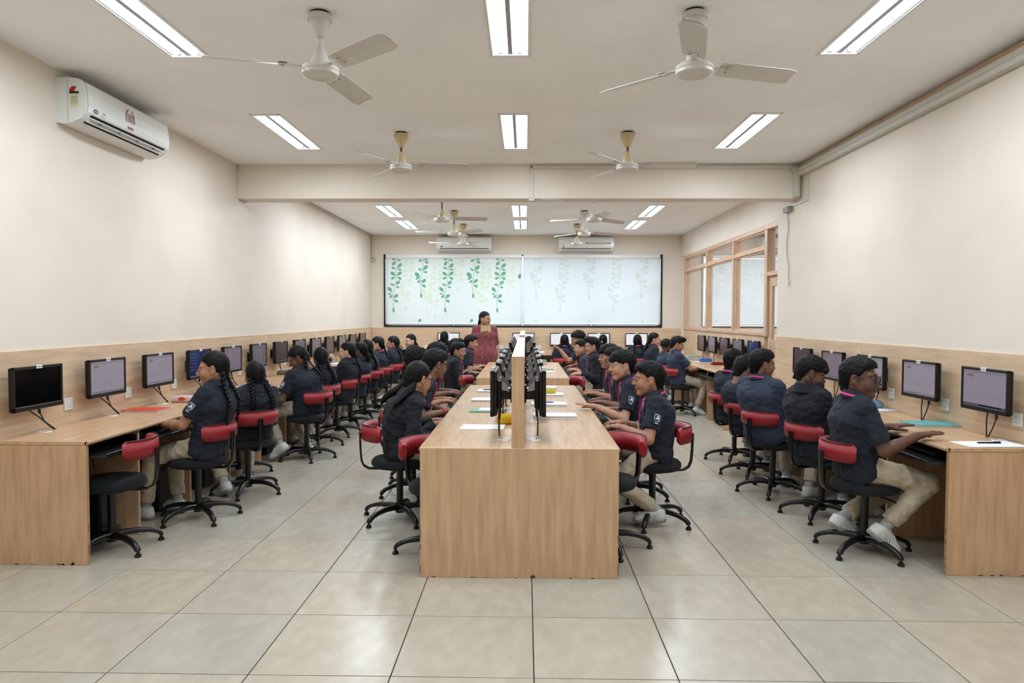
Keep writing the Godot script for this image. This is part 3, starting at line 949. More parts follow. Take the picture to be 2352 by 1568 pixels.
func island(label: String, z0: float, count: int, pulled_l: Array, pulled_r: Array) -> void:
	var length := PITCH * count + 0.04
	var t := thing("island_desk", label, "desk", Vector3(0, 0, z0))
	var xl := -0.605
	var xr := 0.535
	var m := (xl + xr) / 2
	put("end_panel", one_box(Vector3(m, DESK / 2, -0.0125), Vector3(xr - xl, DESK, 0.025), 0.002, 1), mat.beech, t)
	put("end_panel", one_box(Vector3(m, DESK / 2, -length + 0.0125), Vector3(xr - xl, DESK, 0.025), 0.002, 1), mat.beech, t)
	var g := geo()
	for c in 10:
		var w := rng.randf_range(0.006, 0.02)
		g.box(Vector3(rng.randf_range(xl + 0.03, xr - 0.03), w * 0.12, 0.0006), Vector3(w, w * 0.3, 0.0012), 0.0003)
	for c in 8:
		var w := rng.randf_range(0.01, 0.05)
		g.box(Vector3(xl + 0.0015 if c % 2 else xr - 0.0015, rng.randf_range(0.02, 0.3), 0.0004), Vector3(0.004, w, 0.0012), 0.0003)
	g.lathe([Vector2(0, 0.0), Vector2(0.014, 0.001), Vector2(0.015, 0.0)], 16, Transform3D(Basis(Vector3.RIGHT, PI / 2), Vector3(0.045, 0.004, 0.0005)))
	put("chipped_edge", g, mat.edge_worn, t.get_child(0))
	put("worktop", one_box(Vector3(m, DESK - 0.0125, -length / 2), Vector3(xr - xl, 0.025, length - 0.052), 0.003, 2), mat.beech_top, t)
	put("partition", one_box(Vector3(-0.044, (1.273 + DESK) / 2 - 0.001, -length / 2), Vector3(0.072, 1.273 - DESK, length - 0.004), 0.002, 1), mat.beech, t)
	put("partition_cap", one_box(Vector3(-0.044, 1.2745, -length / 2), Vector3(0.0725, 0.004, length - 0.003), 0.001, 2), mat.beech_top, t)
	put("spine_panel", one_box(Vector3(-0.044, 0.36, -length / 2), Vector3(0.03, 0.7, length - 0.06), 0.001, 2), mat.beech, t)
	for s in [-1.0, 1.0]:
		g = geo()
		g.tube([Vector3(xl if s < 0 else xr, DESK - 0.0125, -0.027), Vector3(xl if s < 0 else xr, DESK - 0.0125, -length + 0.027)], 0.0125, 8)
		put("edge_band", g, mat.edge_band, t)
		for i in count:
			var z := -0.39 - PITCH * i
			if i < count - 1:
				put("divider_panel", one_box(Vector3(m + s * 0.28, 0.36, z - PITCH / 2), Vector3(0.5, 0.715, 0.019), 0.0015, 1), mat.beech, t)
			var e: float = (xl if s < 0 else xr) - s * 0.16 + s * (0.12 if i in (pulled_l if s < 0 else pulled_r) else 0.0)
			g = geo()
			g.box(Vector3(e, 0.648, z), Vector3(0.3, 0.014, 0.64), 0.003)
			for r in [-1, 1]: g.box(Vector3(e, 0.66, z + r * 0.315), Vector3(0.3, 0.036, 0.012), 0.002)
			put("keyboard_tray", g, mat.black_plastic, t)
			g = geo()
			g.lathe([Vector2(0.028, 0.0), Vector2(0.03, 0.003), Vector2(0.042, 0.003), Vector2(0.045, 0.0)], 24, Transform3D(Basis(), Vector3(-0.13 if s < 0 else 0.05, DESK, z + 0.08)))
			put("cable_grommet", g, mat.alu, t)

# ---- monitors
func screen_image(kind: int) -> ImageTexture:
	var im := Image.create(320, 200, false, Image.FORMAT_RGB8)
	var base: Color = [Color(0.66, 0.63, 0.68), Color(0.64, 0.605, 0.665), Color(0.12, 0.2, 0.48), Color(0.62, 0.57, 0.63), Color(0.93, 0.94, 0.97), Color(0.58, 0.55, 0.59), Color(0.44, 0.36, 0.37)][kind]
	im.fill(base)
	var dk := base.darkened(0.2)
	if kind in [0, 1, 3]:
		im.fill_rect(Rect2i(0, 0, 320, 14), base.darkened(0.08))
		im.fill_rect(Rect2i(0, 14, 320, 1), dk)
		im.fill_rect(Rect2i(196, 14, 1, 130), dk)
		im.fill_rect(Rect2i(0, 144, 320, 1), dk)
		im.fill_rect(Rect2i(24, 30, 1, 98), dk.lightened(0.08))
		im.fill_rect(Rect2i(24, 128, 172, 1), dk)
		im.fill_rect(Rect2i(34, 22, 40, 18), base.darkened(0.14))
		im.fill_rect(Rect2i(50, 22, 22, 17), Color(0.6, 0.45, 0.44))
		im.fill_rect(Rect2i(34, 26, 10, 8), Color(0.5, 0.4, 0.42))
	if kind == 3:
		im.fill_rect(Rect2i(70, 40, 70, 90), base.lightened(0.06))
		for e in [[70, 40, 70, 1], [70, 130, 70, 1], [70, 40, 1, 90], [140, 40, 1, 90]]: im.fill_rect(Rect2i(e[0], e[1], e[2], e[3]), dk)
	if kind == 2:
		im.fill_rect(Rect2i(0, 0, 150, 70), Color(0.1, 0.3, 0.52))
		for i in 240:
			im.fill_rect(Rect2i(150 + (i * 53) % 160, 20 + (i * 37) % 160, 3, 14), Color(0.14 + 0.1 * ((i * 7) % 10) / 10.0, 0.2, 0.5))
		for i in 5:
			for j in 6: im.fill_rect(Rect2i(14 + i * 22, 20 + j * 25, 7, 7), Color(0.75, 0.8, 0.85))
	if kind == 4:
		im.fill_rect(Rect2i(40, 30, 34, 8), Color(0.8, 0.82, 0.88))
		im.fill_rect(Rect2i(190, 60, 110, 6), Color(0.9, 0.75, 0.72))
		im.fill_rect(Rect2i(200, 76, 70, 5), Color(0.93, 0.7, 0.66))
	if kind == 5:
		im.fill_rect(Rect2i(80, 30, 140, 7), dk)
		im.fill_rect(Rect2i(80, 37, 140, 140), base.lightened(0.1))
		for i in 12: im.fill_rect(Rect2i(92, 50 + i * 9, 60 + (i * 31) % 58, 2), dk.lightened(0.1))
	var bar := Color(0.16, 0.17, 0.24) if kind == 1 else base.darkened(0.12)
	im.fill_rect(Rect2i(0, 188, 320, 12), bar)
	for i in 9: im.fill_rect(Rect2i(8 + i * 13 + (30 if kind != 1 else 0), 191, 5, 5), Color(0.75, 0.76, 0.82) if kind == 1 else base.darkened(0.45))
	im.fill_rect(Rect2i(286, 191, 24, 2), base.darkened(0.3) if kind != 1 else Color(0.7, 0.7, 0.75))
	return ImageTexture.create_from_image(im)

func make_screens() -> void:
	var power := [0.64, 0.62, 0.4, 0.5, 0.95, 0.4, 0.34]
	for k in 7:
		var m := paint("screen%d" % k, Color(0.02, 0.02, 0.02), 0.22)
		m.emission_enabled = true
		m.emission = Color.WHITE
		m.emission_operator = BaseMaterial3D.EMISSION_OP_MULTIPLY
		m.emission_texture = screen_image(k)
		m.emission_energy_multiplier = power[k] * SCREEN
		m.texture_repeat = false

func monitor(label: String, at: Vector3, turn: float, screen: Material, cable_x := 0.1, island_arm := false, group := "") -> Node3D:
	var t := thing("monitor", label, "monitor", at, turn, group)
	var W := 0.455
	var H := 0.275
	if not proto.has("mon"):
		var g := geo()
		for e in [[0, H / 2 - 0.009, W, 0.018], [0, -H / 2 + 0.015, W, 0.030], [-W / 2 + 0.0085, 0, 0.017, H], [W / 2 - 0.0085, 0, 0.017, H]]:
			g.box(Vector3(e[0], e[1], 0.118), Vector3(e[2], e[3], 0.022), 0.003)
		var f := geo()
		f.box(Vector3(0, 0, 0.099), Vector3(W - 0.006, H - 0.006, 0.02), 0.006)
		f.box(Vector3(0, -0.012, 0.078), Vector3(W * 0.72, H * 0.66, 0.03), 0.01)
		var s := geo()
		var sw := W - 0.036
		s.quad(Vector3(-sw / 2, -H / 2 + 0.03, 0.122), Vector3(sw / 2, -H / 2 + 0.03, 0.122), Vector3(sw / 2, H / 2 - 0.018, 0.122), Vector3(-sw / 2, H / 2 - 0.018, 0.122), Vector3(0, 0, 1), Vector2(0, 1), Vector2(1, 1), Vector2(1, 0), Vector2(0, 0))
		s.box(Vector3(0, 0.006, 0.117), Vector3(sw, H - 0.05, 0.008))
		var k := geo()
		k.box(Vector3(0, H / 2 - 0.007, 0.1298), Vector3(0.052, 0.021, 0.0015), 0.0005)
		k.box(Vector3(0, H / 2 + 0.0028, 0.121), Vector3(0.052, 0.0012, 0.018), 0.0004)
		var mk := geo()
		for i in 5: mk.box(Vector3(-0.016 + i * 0.008, H / 2 - 0.007, 0.1307), Vector3(0.005, 0.007, 0.0004))
		var wm := geo()
		wm.box(Vector3(0, -0.02, 0.006), Vector3(0.11, 0.11, 0.012), 0.003)
		wm.box(Vector3(0, -0.02, 0.04), Vector3(0.07, 0.07, 0.06), 0.004)
		proto["mon"] = [g.mesh(), f.mesh(), s.mesh(), k.mesh(), mk.mesh(), wm.mesh()]
	var p: Array = proto["mon"]
	var b := put("bezel", p[0], mat.black_plastic, t)
	put("casing", p[1], mat.black_plastic, t)
	put("screen", p[2], screen, t)
	var st := put("name_sticker", p[3], mat.sticker, t)
	put("sticker_print", p[4], mat.ink, st)
	put("wall_bracket", p[5], mat.black_metal, t)
	var key := "cab%.2f%s" % [cable_x, island_arm]
	if not proto.has(key):
		var y0 := 1.05 - DESK
		var c1 := geo()
		c1.tube([Vector3(-0.03, -0.09, 0.075), Vector3(-0.028, -0.145, 0.078), Vector3(lerpf(-0.03, cable_x, 0.35), -0.2, 0.085), Vector3(lerpf(-0.03, cable_x, 0.75), -0.27, 0.085), Vector3(cable_x - 0.006, -y0 - 0.004, 0.083)], 0.0042, 6)
		var c2 := geo()
		c2.tube([Vector3(0.06, -0.1, 0.075), Vector3(0.06, -0.15, 0.08), Vector3(0.062, -0.175, 0.082)], 0.008, 8)
		c2.tube([Vector3(0.062, -0.17, 0.082), Vector3(lerpf(0.06, cable_x, 0.25), -0.23, 0.086), Vector3(cable_x + 0.006, -y0 - 0.004, 0.083)], 0.004, 6)
		proto[key] = [c1.mesh(), c2.mesh()]
	put("power_cable", proto[key][0], mat.cable_black, t)
	put("signal_cable", proto[key][1], mat.cable_black, t)
	if island_arm:
		var g := geo()
		for s in [-0.14, 0.14]:
			g.slab(PackedVector2Array([Vector2(0.0, 0.11), Vector2(0.02, 0.06), Vector2(0.06, 0.02), Vector2(0.075, -0.015), Vector2(0.0, 0.0)]), s - 0.004, s + 0.004)
		put("gusset", g, mat.grey_metal, t, Transform3D(Basis(Vector3.UP, -PI / 2), Vector3(0, 0.02, 0.09)) * Transform3D(Basis(Vector3.UP, PI), Vector3.ZERO))
	return t

func build_monitors() -> void:
	make_screens()
	var off := mat.black_gloss as Material
	var names := ["showing pale grey panes", "with a dark taskbar", "with blue desktop icons", "with a lilac dialog", "bright white", "with a grey document", "dim and brownish"]
	var lk := [-1, 0, 0, 2, 3, 5, 6, 5, 5, 6, 5, 6, 6]
	for k in 13:
		var what: String = "blank and black" if lk[k] < 0 else names[lk[k]]
		monitor("monitor on the air conditioner wall, %s from the desk end, %s" % [NTH[k], what], Vector3(XL + 0.016, 1.05, -4.415 - PITCH * k), 90, off if lk[k] < 0 else mat["screen%d" % lk[k]], 0.21, false, "monitors along the air conditioner wall")
	var rk := [1, 0, 0, 3, 6]
	for k in 5:
		monitor("monitor on the trunking wall, %s from the desk end, %s" % [NTH[k], names[rk[k]]], Vector3(XR - 0.016, 1.05, -4.5 - 0.738 * k), -90, mat["screen%d" % rk[k]], -0.02, false, "monitors along the trunking wall")
	var gk := [2, 5, 6, 5, 6]
	for k in 5:
		monitor("monitor below the glass partition, %s from the door, %s" % [NTH[k], "dark violet" if k == 0 else names[gk[k]]], Vector3(XG + 0.004, 1.05, -9.66 - 0.715 * k), -90, mat["screen%d" % gk[k]], -0.02, false, "monitors below the glass partition")
	for k in 6:
		monitor("monitor on the window wall, %s from the girls' corner, showing a bright white page" % NTH[k], Vector3(-1.59 + 0.772 * k, 1.035, ZB + 0.017), 0, mat.screen4, 0.1, false, "monitors on the window wall")
	for r in [[-4.03, 5, "front"], [-8.70, 4, "rear"]]:
		for k in r[1]:
			var z: float = r[0] - 0.39 - PITCH * k
			monitor("monitor hung on the %s island's partition towards the air conditioner, %s in line" % [r[2], NTH[k]], Vector3(-0.081, 1.045, z), -90, mat.screen0, -0.06, true, "monitors on the island partitions")
			monitor("monitor hung on the %s island's partition towards the trunking wall, %s in line" % [r[2], NTH[k]], Vector3(-0.007, 1.045, z), 90, mat.screen0, 0.06, true, "monitors on the island partitions")

func switch_plate(label: String, at: Vector3, turn: float) -> void:
	var t := thing("switch_plate", label, "switch", at, turn, "switch plates beside the monitors")
	if not proto.has("plate"):
		var g := geo()
		g.box(Vector3(0, 0, 0.006), Vector3(0.086, 0.086, 0.012), 0.004)
		var r := geo()
		r.box(Vector3(-0.011, 0, 0.0135), Vector3(0.018, 0.03, 0.007), 0.002)
		var q := geo()
		for s in [-1, 1]: q.lathe([Vector2(0.0028, 0.0), Vector2(0.0024, 0.001), Vector2(0, 0.001)], 8, Transform3D(Basis(Vector3.RIGHT, PI / 2), Vector3(s * 0.034, 0, 0.012)))
		proto["plate"] = [g.mesh(), r.mesh(), q.mesh()]
	put("plate", proto.plate[0], mat.white_plastic, t)
	put("rocker", proto.plate[1], mat.white_plastic, t)
	put("rocker", proto.plate[1], mat.white_plastic, t, Transform3D(Basis(), Vector3(0.022, 0, 0)))
	put("screw", proto.plate[2], mat.grey_metal, t)

func build_plates() -> void:
	for k in 13: switch_plate("white switch plate beside monitor %s from the desk end on the air conditioner wall" % NTH[k], Vector3(XL + 0.016, 0.885, -4.88 - PITCH * k), 90)
	for k in 5: switch_plate("white switch plate beside monitor %s from the desk end on the trunking wall" % NTH[k], Vector3(XR - 0.016, 0.885, -4.36 - 0.745 * k), -90)
	for k in 4: switch_plate("white switch plate below the glass partition, %s from the door" % NTH[k], Vector3(XG + 0.004, 0.88, -10.1 - 0.715 * k), -90)
	for k in 6: switch_plate("white switch plate on the window wall, %s from the girls' corner" % NTH[k], Vector3(-2.06 + 0.778 * k, 0.868, ZB + 0.016), 0)
	var t := thing("wall_socket", "small white plate low on the end panel at the picture's edge", "socket", Vector3(-3.17, 0.585, -4.168))
	put("plate", one_box(Vector3(0, 0, 0.005), Vector3(0.03, 0.03, 0.01), 0.002), mat.white_plastic, t)

# ---- chairs
func make_chair() -> Node3D:
	var t := thing("swivel_chair", "red backed swivel chair", "chair", Vector3.ZERO, 0.0, "red backed swivel chairs")
	var g := geo()
	# seat
	g.lathe([Vector2(0, 0.395), Vector2(0.15, 0.395), Vector2(0.192, 0.402), Vector2(0.207, 0.42), Vector2(0.205, 0.445), Vector2(0.19, 0.462), Vector2(0.15, 0.470), Vector2(0.08, 0.472), Vector2(0, 0.472)], 32)
	put("seat", g, mat.seat_cloth, t)
	g = geo()
	g.lathe([Vector2(0, 0.395), Vector2(0.11, 0.393), Vector2(0.11, 0.38), Vector2(0.034, 0.372), Vector2(0.03, 0.36), Vector2(0.026, 0.355), Vector2(0.024, 0.13), Vector2(0.034, 0.125), Vector2(0.038, 0.07), Vector2(0.03, 0.052), Vector2(0, 0.05)], 20)
	put("column", g, mat.black_metal, t)
	g = geo()
	g.tube([Vector3(0.09, 0.378, -0.05), Vector3(0.17, 0.372, -0.08), Vector3(0.2, 0.366, -0.09)], 0.006, 6)
	put("lever", g, mat.black_metal, t)
	# five feet
	var leg := geo()
	var frames: Array = []
	var prof := [[0.02, 0.092, 1.25], [0.08, 0.1, 1.1], [0.15, 0.098, 0.95], [0.21, 0.088, 0.85], [0.255, 0.072, 0.8], [0.283, 0.055, 0.8], [0.292, 0.038, 0.8]]
	var dirs := [0.05, 0.05, -0.05, -0.25, -0.5, -0.9, -1.35]
	for i in prof.size():
		var p: Array = prof[i]
		var a: float = dirs[i]
		var fwd := Vector3(cos(a), sin(a), 0)
		var up := Vector3(-sin(a), cos(a), 0)
		frames.append(Transform3D(Basis(Vector3(0, 0, 1) * p[2], up * p[2], fwd), Vector3(p[0], p[1], 0)))
	leg.sweep([Vector2(-0.022, -0.015), Vector2(0.022, -0.015), Vector2(0.02, 0.008), Vector2(0.011, 0.016), Vector2(-0.011, 0.016), Vector2(-0.02, 0.008)], frames)
	var foot := geo()
	foot.lathe([Vector2(0.009, 0.045), Vector2(0.01, 0.022), Vector2(0.017, 0.018), Vector2(0.02, 0.008), Vector2(0.02, 0.002), Vector2(0.017, 0.0), Vector2(0, 0.0)], 12, Transform3D(Basis(), Vector3(0.291, 0, 0)))
	var lm := leg.mesh()
	var fm := foot.mesh()
	for i in 5:
		var o := put("leg", lm, mat.black_metal, t, Transform3D(Basis(Vector3.UP, TAU * i / 5.0 + 0.3), Vector3.ZERO))
		put("foot", fm, mat.black_metal, o)
	# flat steel bar from under the seat up to the back
	g = geo()
	frames = []
	var bar := [[0.03, 0.388, 0.0], [0.17, 0.388, 0.0], [0.225, 0.392, 0.25], [0.262, 0.415, 0.8], [0.278, 0.455, 1.3], [0.285, 0.54, 1.52], [0.288, 0.66, 1.56]]
	for p in bar:
		var a: float = p[2]
		frames.append(Transform3D(Basis(Vector3(1, 0, 0), Vector3(0, cos(a), -sin(a)), Vector3(0, sin(a), cos(a))), Vector3(0, p[1], p[0])))
	g.sweep([Vector2(-0.018, -0.007), Vector2(0.018, -0.007), Vector2(0.021, 0.0), Vector2(0.018, 0.007), Vector2(-0.018, 0.007), Vector2(-0.021, 0)], frames)
	put("back_bar", g, mat.black_metal, t)
	# wrapped back pad
	g = geo()
	frames = []
	var pipe: Array = []
	var n := 20
	for i in n + 1:
		var f := i / float(n) * 2.0 - 1.0
		var a := f * deg_to_rad(63.0)
		var e := 1.0 if absf(f) < 0.9 else sqrt(maxf(0.0, 1.0 - pow((absf(f) - 0.9) / 0.1, 2.0))) * 0.3 + 0.7
		var r := 0.205
		var c := Vector3(sin(a) * r, 0.662, 0.062 + cos(a) * r * 0.95)
		var out := Vector3(sin(a), 0, cos(a))
		var along := Vector3(cos(a), 0, -sin(a))
		frames.append(Transform3D(Basis(out * e, Vector3.UP * e, along), c))
		if absf(f) < 0.95: pipe.append(c + Vector3(0, 0.061 * e, 0) + out * 0.018)
	var sec: Array = []
	for p in [[-0.023, -0.042], [-0.017, -0.056], [0.0, -0.062], [0.016, -0.056], [0.023, -0.042], [0.025, 0.0], [0.023, 0.044], [0.016, 0.057], [0.0, 0.062], [-0.017, 0.057], [-0.023, 0.043], [-0.024, 0.0]]:
		sec.append(Vector2(p[0], p[1]))
	g.sweep(sec, frames)
	var bk := put("backrest", g, mat.red_vinyl, t)
	g = geo()
	g.tube(pipe, 0.0035, 6)
	put("piping", g, mat.piping, bk)
	return t

# ---- fans
func fan(label: String, at: Vector3, hub_y: float, turn: float, aged: bool) -> void:
	var t := thing("ceiling_fan", label, "ceiling fan", Vector3(at.x, 0, at.z), 0, "three bladed ceiling fans")
	var y := hub_y
	var g := geo()
	g.lathe([Vector2(0, CEIL - 0.001), Vector2(0.05, CEIL - 0.001), Vector2(0.05, CEIL - 0.012), Vector2(0, CEIL - 0.012)], 24)
	put("hook_plate", g, mat.black_metal, t)
	g = geo()
	g.lathe([Vector2(0.06, CEIL - 0.014), Vector2(0.066, CEIL - 0.024), Vector2(0.064, CEIL - 0.045), Vector2(0.05, CEIL - 0.085), Vector2(0.032, CEIL - 0.122), Vector2(0.024, CEIL - 0.135), Vector2(0.012, CEIL - 0.137)], 28)
	g.lathe([Vector2(0.0655, CEIL - 0.05), Vector2(0.066, CEIL - 0.047), Vector2(0.0645, CEIL - 0.044)], 28)
	put("canopy", g, mat.cream_plastic if aged else mat.ivory_metal, t)
	g = geo()
	g.tube([Vector3(0, CEIL - 0.1, 0), Vector3(0, y + 0.1, 0)], 0.0105, 10)
	put("down_rod", g, mat.brass_rust if aged else mat.ivory_metal, t)
	g = geo()
	g.lathe([Vector2(0.012, y + 0.135), Vector2(0.02, y + 0.128), Vector2(0.032, y + 0.1), Vector2(0.042, y + 0.075), Vector2(0.05, y + 0.048), Vector2(0.052, y + 0.034)], 28)
	put("shroud", g, mat.cream_plastic if aged else mat.ivory_metal, t)
	g = geo()
	g.lathe([Vector2(0.05, y + 0.04), Vector2(0.055, y + 0.03), Vector2(0.055, y + 0.028), Vector2(0.085, y + 0.024), Vector2(0.102, y + 0.012), Vector2(0.105, y - 0.004), Vector2(0.1, y - 0.012), Vector2(0.102, y - 0.016), Vector2(0.1, y - 0.028), Vector2(0.085, y - 0.038), Vector2(0.07, y - 0.04), Vector2(0.055, y - 0.036), Vector2(0.03, y - 0.037), Vector2(0, y - 0.038)], 36)
	put("motor", g, mat.ivory_metal, t)
	if not proto.has("blade"):
		var b := geo()
		var w := 0.066
		var n := 10
		for i in n:
			var r0 := lerpf(0.15, 0.62, float(i) / n)
			var r1 := lerpf(0.15, 0.62, float(i + 1) / n)
			var pt: Array = []
			for e in [[r0, -1.0], [r0, -0.2], [r0, 1.0], [r1, -1.0], [r1, -0.2], [r1, 1.0]]:
				var r: float = e[0]
				var f := (r - 0.15) / 0.47
				var ww := w * (0.92 + 0.12 * f) * (1.0 if f < 0.93 else lerpf(1.0, 0.72, (f - 0.93) / 0.07)) * (1.0 if f > 0.03 else 0.86)
				pt.append(Vector3(r, (0.017 * e[1] + (0.006 if e[1] == -0.2 else 0.0)) - 0.004 * f, ww * e[1]))
			for s in [1.0, -1.0]:
				var o := Vector3(0, s * 0.0012, 0)
				var m0: Vector3 = (pt[1] - pt[0]).cross(pt[3] - pt[0]).normalized()
				if m0.y * s < 0: m0 = -m0
				b.quad(pt[0] + o, pt[1] + o, pt[4] + o, pt[3] + o, m0)
				var m1: Vector3 = (pt[2] - pt[1]).cross(pt[4] - pt[1]).normalized()
				if m1.y * s < 0: m1 = -m1
				b.quad(pt[1] + o, pt[2] + o, pt[5] + o, pt[4] + o, m1)
			for k in [[0, 3], [2, 5]]:
				b.quad(pt[k[0]] + Vector3(0, 0.0012, 0), pt[k[1]] + Vector3(0, 0.0012, 0), pt[k[1]] - Vector3(0, 0.0012, 0), pt[k[0]] - Vector3(0, 0.0012, 0), Vector3(0, 0, -1 if k[0] == 0 else 1))
		var br := geo()
		br.box(Vector3(0.14, 0.002, 0), Vector3(0.11, 0.004, 0.034), 0.0015)
		br.box(Vector3(0.2, 0.006, 0.0), Vector3(0.05, 0.003, 0.07), 0.001)
		var sc := geo()
		for s in [[0.195, 0.022], [0.205, -0.02]]: sc.lathe([Vector2(0.006, 0), Vector2(0.005, -0.004), Vector2(0, -0.005)], 8, Transform3D(Basis(), Vector3(s[0], -0.0035 + s[1] * 0.26, s[1])))
		proto["blade"] = [b.mesh(), br.mesh(), sc.mesh()]
	for k in 3:
		var o := put("blade", proto.blade[0], mat.ivory_metal, t, Transform3D(Basis(Vector3.UP, deg_to_rad(turn + 120 * k)), Vector3(0, y + 0.012, 0)))
		put("blade_bracket", proto.blade[1], mat.ivory_metal, o)
		put("screw", proto.blade[2], mat.grey_metal, o)

func build_fans() -> void:
	var rows := [[-3.98, 2.872, "front", [-41, 16], [false, false]], [-6.55, 2.876, "second", [5, -6], [true, true]], [-9.72, 2.83, "third, under the beam", [2, 40], [true, false]], [-11.36, 2.828, "fourth", [-42, 15], [true, false]], [-12.99, 2.835, "last", [-50, -6], [true, true]]]
	for r in rows:
		for s in 2:
			fan("ceiling fan in the %s row, on the %s side" % [r[2], "air conditioner" if s == 0 else "trunking wall"], Vector3([-1.15, 0.925][s], 0, r[0]), r[1], r[3][s], r[4][s])

# ---- air conditioners; local: back on z = 0, front to +z
func air_conditioner(label: String, at: Vector3, turn: float, near: bool) -> void:
	var t := thing("air_conditioner", label, "air conditioner", at, turn, "split air conditioners")
	var W := 1.12
	var H := 0.31
	var sec := PackedVector2Array([Vector2(0, -0.15), Vector2(0, 0.155), Vector2(0.1, 0.155), Vector2(0.165, 0.145), Vector2(0.2, 0.12), Vector2(0.213, 0.04), Vector2(0.216, -0.04), Vector2(0.208, -0.085), Vector2(0.17, -0.125), Vector2(0.1, -0.152), Vector2(0.05, -0.158)])
	var g := geo()
	g.xf = Transform3D(Basis(Vector3(0, 0, 1), Vector3(0, 1, 0), Vector3(-1, 0, 0)), Vector3.ZERO)
	g.slab(sec, -W / 2, W / 2)
	put("body", g, mat.white_plastic, t)
	g = geo()
	var fr := [Vector2(0.166, 0.146), Vector2(0.202, 0.122), Vector2(0.216, 0.04), Vector2(0.2195, -0.04), Vector2(0.213, -0.078)]
	for i in fr.size() - 1:
		var a: Vector2 = fr[i]
		var b: Vector2 = fr[i + 1]
		var d := (b - a).normalized()
		g.quad(Vector3(-W / 2 + 0.012, a.y, a.x), Vector3(W / 2 - 0.012, a.y, a.x), Vector3(W / 2 - 0.012, b.y, b.x), Vector3(-W / 2 + 0.012, b.y, b.x), Vector3(0, d.x, -d.y))
	put("front_panel", g, mat.white_plastic, t)
	g = geo()
	g.quad(Vector3(-W / 2 + 0.06, -0.086, 0.2095), Vector3(W / 2 - 0.06, -0.086, 0.2095), Vector3(W / 2 - 0.06, -0.138, 0.15), Vector3(-W / 2 + 0.06, -0.138, 0.15), Vector3(0, -0.75, 0.65))
	put("outlet", g, mat.black_matte, t)
	for k in 2:
		g = geo()
		var y: float = [-0.108, -0.128][k]
		var zz: float = [0.199, 0.172][k]
		g.box(Vector3.ZERO, Vector3(W - 0.14, 0.006, 0.024), 0.002)
		put("louvre", g, mat.white_plastic, t, Transform3D(Basis(Vector3.RIGHT, 0.5), Vector3(0, y, zz)))
	g = geo()
	for i in 4: g.box(Vector3(-0.36 + 0.24 * i, -0.112, 0.19), Vector3(0.016, 0.02, 0.02), 0.002)
	put("vane", g, mat.grey_metal, t)
	for s in [-1, 1]:
		g = geo()
		g.box(Vector3(s * (W / 2 + 0.001), 0.0, 0.085), Vector3(0.002, 0.29, 0.001))
		put("side_seam", g, mat.cable_grey, t)
	# oval badge, copper seal and display digits
	g = geo()
	g.lathe([Vector2(0, 0.0), Vector2(0.03, 0.0), Vector2(0.028, 0.0015), Vector2(0, 0.0018)], 24, Transform3D(Basis(Vector3.RIGHT, PI / 2), Vector3(-W / 2 + 0.1, -0.052, 0.219)), 1.0, 0.5)
	var bd := put("badge", g, paint("badge_blue", Color(0.05, 0.08, 0.2), 0.3), t)
	word("Carrier", 0.016, mat.sticker, bd, Transform3D(Basis(), Vector3(-W / 2 + 0.1, -0.052, 0.2215)))
	word("24", 0.04, mat.sticker, t, Transform3D(Basis(), Vector3(0.10, 0.0, 0.2185)), "display_digits")
	if near:
		g = geo()
		g.box(Vector3(-W / 2 + 0.19, -0.045, 0.2195), Vector3(0.05, 0.045, 0.0015), 0.0005)
		var cs := put("rating_sticker", g, mat.sticker, t)
		word("Aa", 0.016, mat.ink, cs, Transform3D(Basis(), Vector3(-W / 2 + 0.19, -0.045, 0.221)))
		var sl := word("100%", 0.035, paint("seal_red", Color(0.5, 0.08, 0.1), 0.5), t, Transform3D(Basis(), Vector3(-0.03, 0.03, 0.2195)), "copper_seal")
		word("COPPER", 0.026, mat.seal_red, sl, Transform3D(Basis(), Vector3(0.0, -0.033, 0.0022)))
		g = geo()
		for k in 18:
			var a := PI * 0.15 + PI * 0.7 * k / 17.0
			for s in [-1.0, 1.0]: g.box(Vector3(-0.03 + s * 0.058 * sin(a), 0.012 + 0.07 * cos(a), 0.2178), Vector3(0.005, 0.012, 0.0012))
		g.box(Vector3(-0.03, -0.055, 0.2187), Vector3(0.075, 0.018, 0.0012))
		put("seal_wreath", g, mat.seal_red, sl, sl.transform.affine_inverse())
		# energy label on the end cap: half dial over a yellow table
		g = geo()
		g.box(Vector3(-W / 2 - 0.001, -0.0, 0.13), Vector3(0.002, 0.085, 0.062), 0.0005)
		var el := put("energy_label", g, paint("label_yellow", Color(0.84, 0.82, 0.68), 0.6), t)
		g = geo()
		for k in 12:
			var a0 := PI * k / 12.0
			var a1 := PI * (k + 1) / 12.0
			if k < 4: continue
			g.tri(Vector3(-W / 2 - 0.0022, 0.06, 0.13), Vector3(-W / 2 - 0.0022, 0.06 + 0.034 * sin(a0), 0.13 + 0.034 * cos(a0)), Vector3(-W / 2 - 0.0022, 0.06 + 0.034 * sin(a1), 0.13 + 0.034 * cos(a1)), Vector3.LEFT, Vector3.LEFT, Vector3.LEFT)
		put("label_dial", g, paint("dial_red", Color(0.7, 0.1, 0.08), 0.5), el)
		g = geo()
		g.box(Vector3(-W / 2 - 0.0018, 0.052, 0.13), Vector3(0.0012, 0.014, 0.066))
		for k in 6: g.box(Vector3(-W / 2 - 0.0022, 0.025 - k * 0.009, 0.13), Vector3(0.0006, 0.002, 0.046))
		put("label_print", g, mat.ink, el)

func word(s: String, h: float, m: Material, parent: Node, at: Transform3D, called := "lettering") -> MeshInstance3D:
	var t := TextMesh.new()
	var f := SystemFont.new()
	f.font_names = PackedStringArray(["Droid Sans"])
	t.font = f
	t.font_size = 32
	t.text = s
	t.pixel_size = h / 24.0
	t.depth = 0.001
	var o := put(called, t, m, parent, at)
	return o

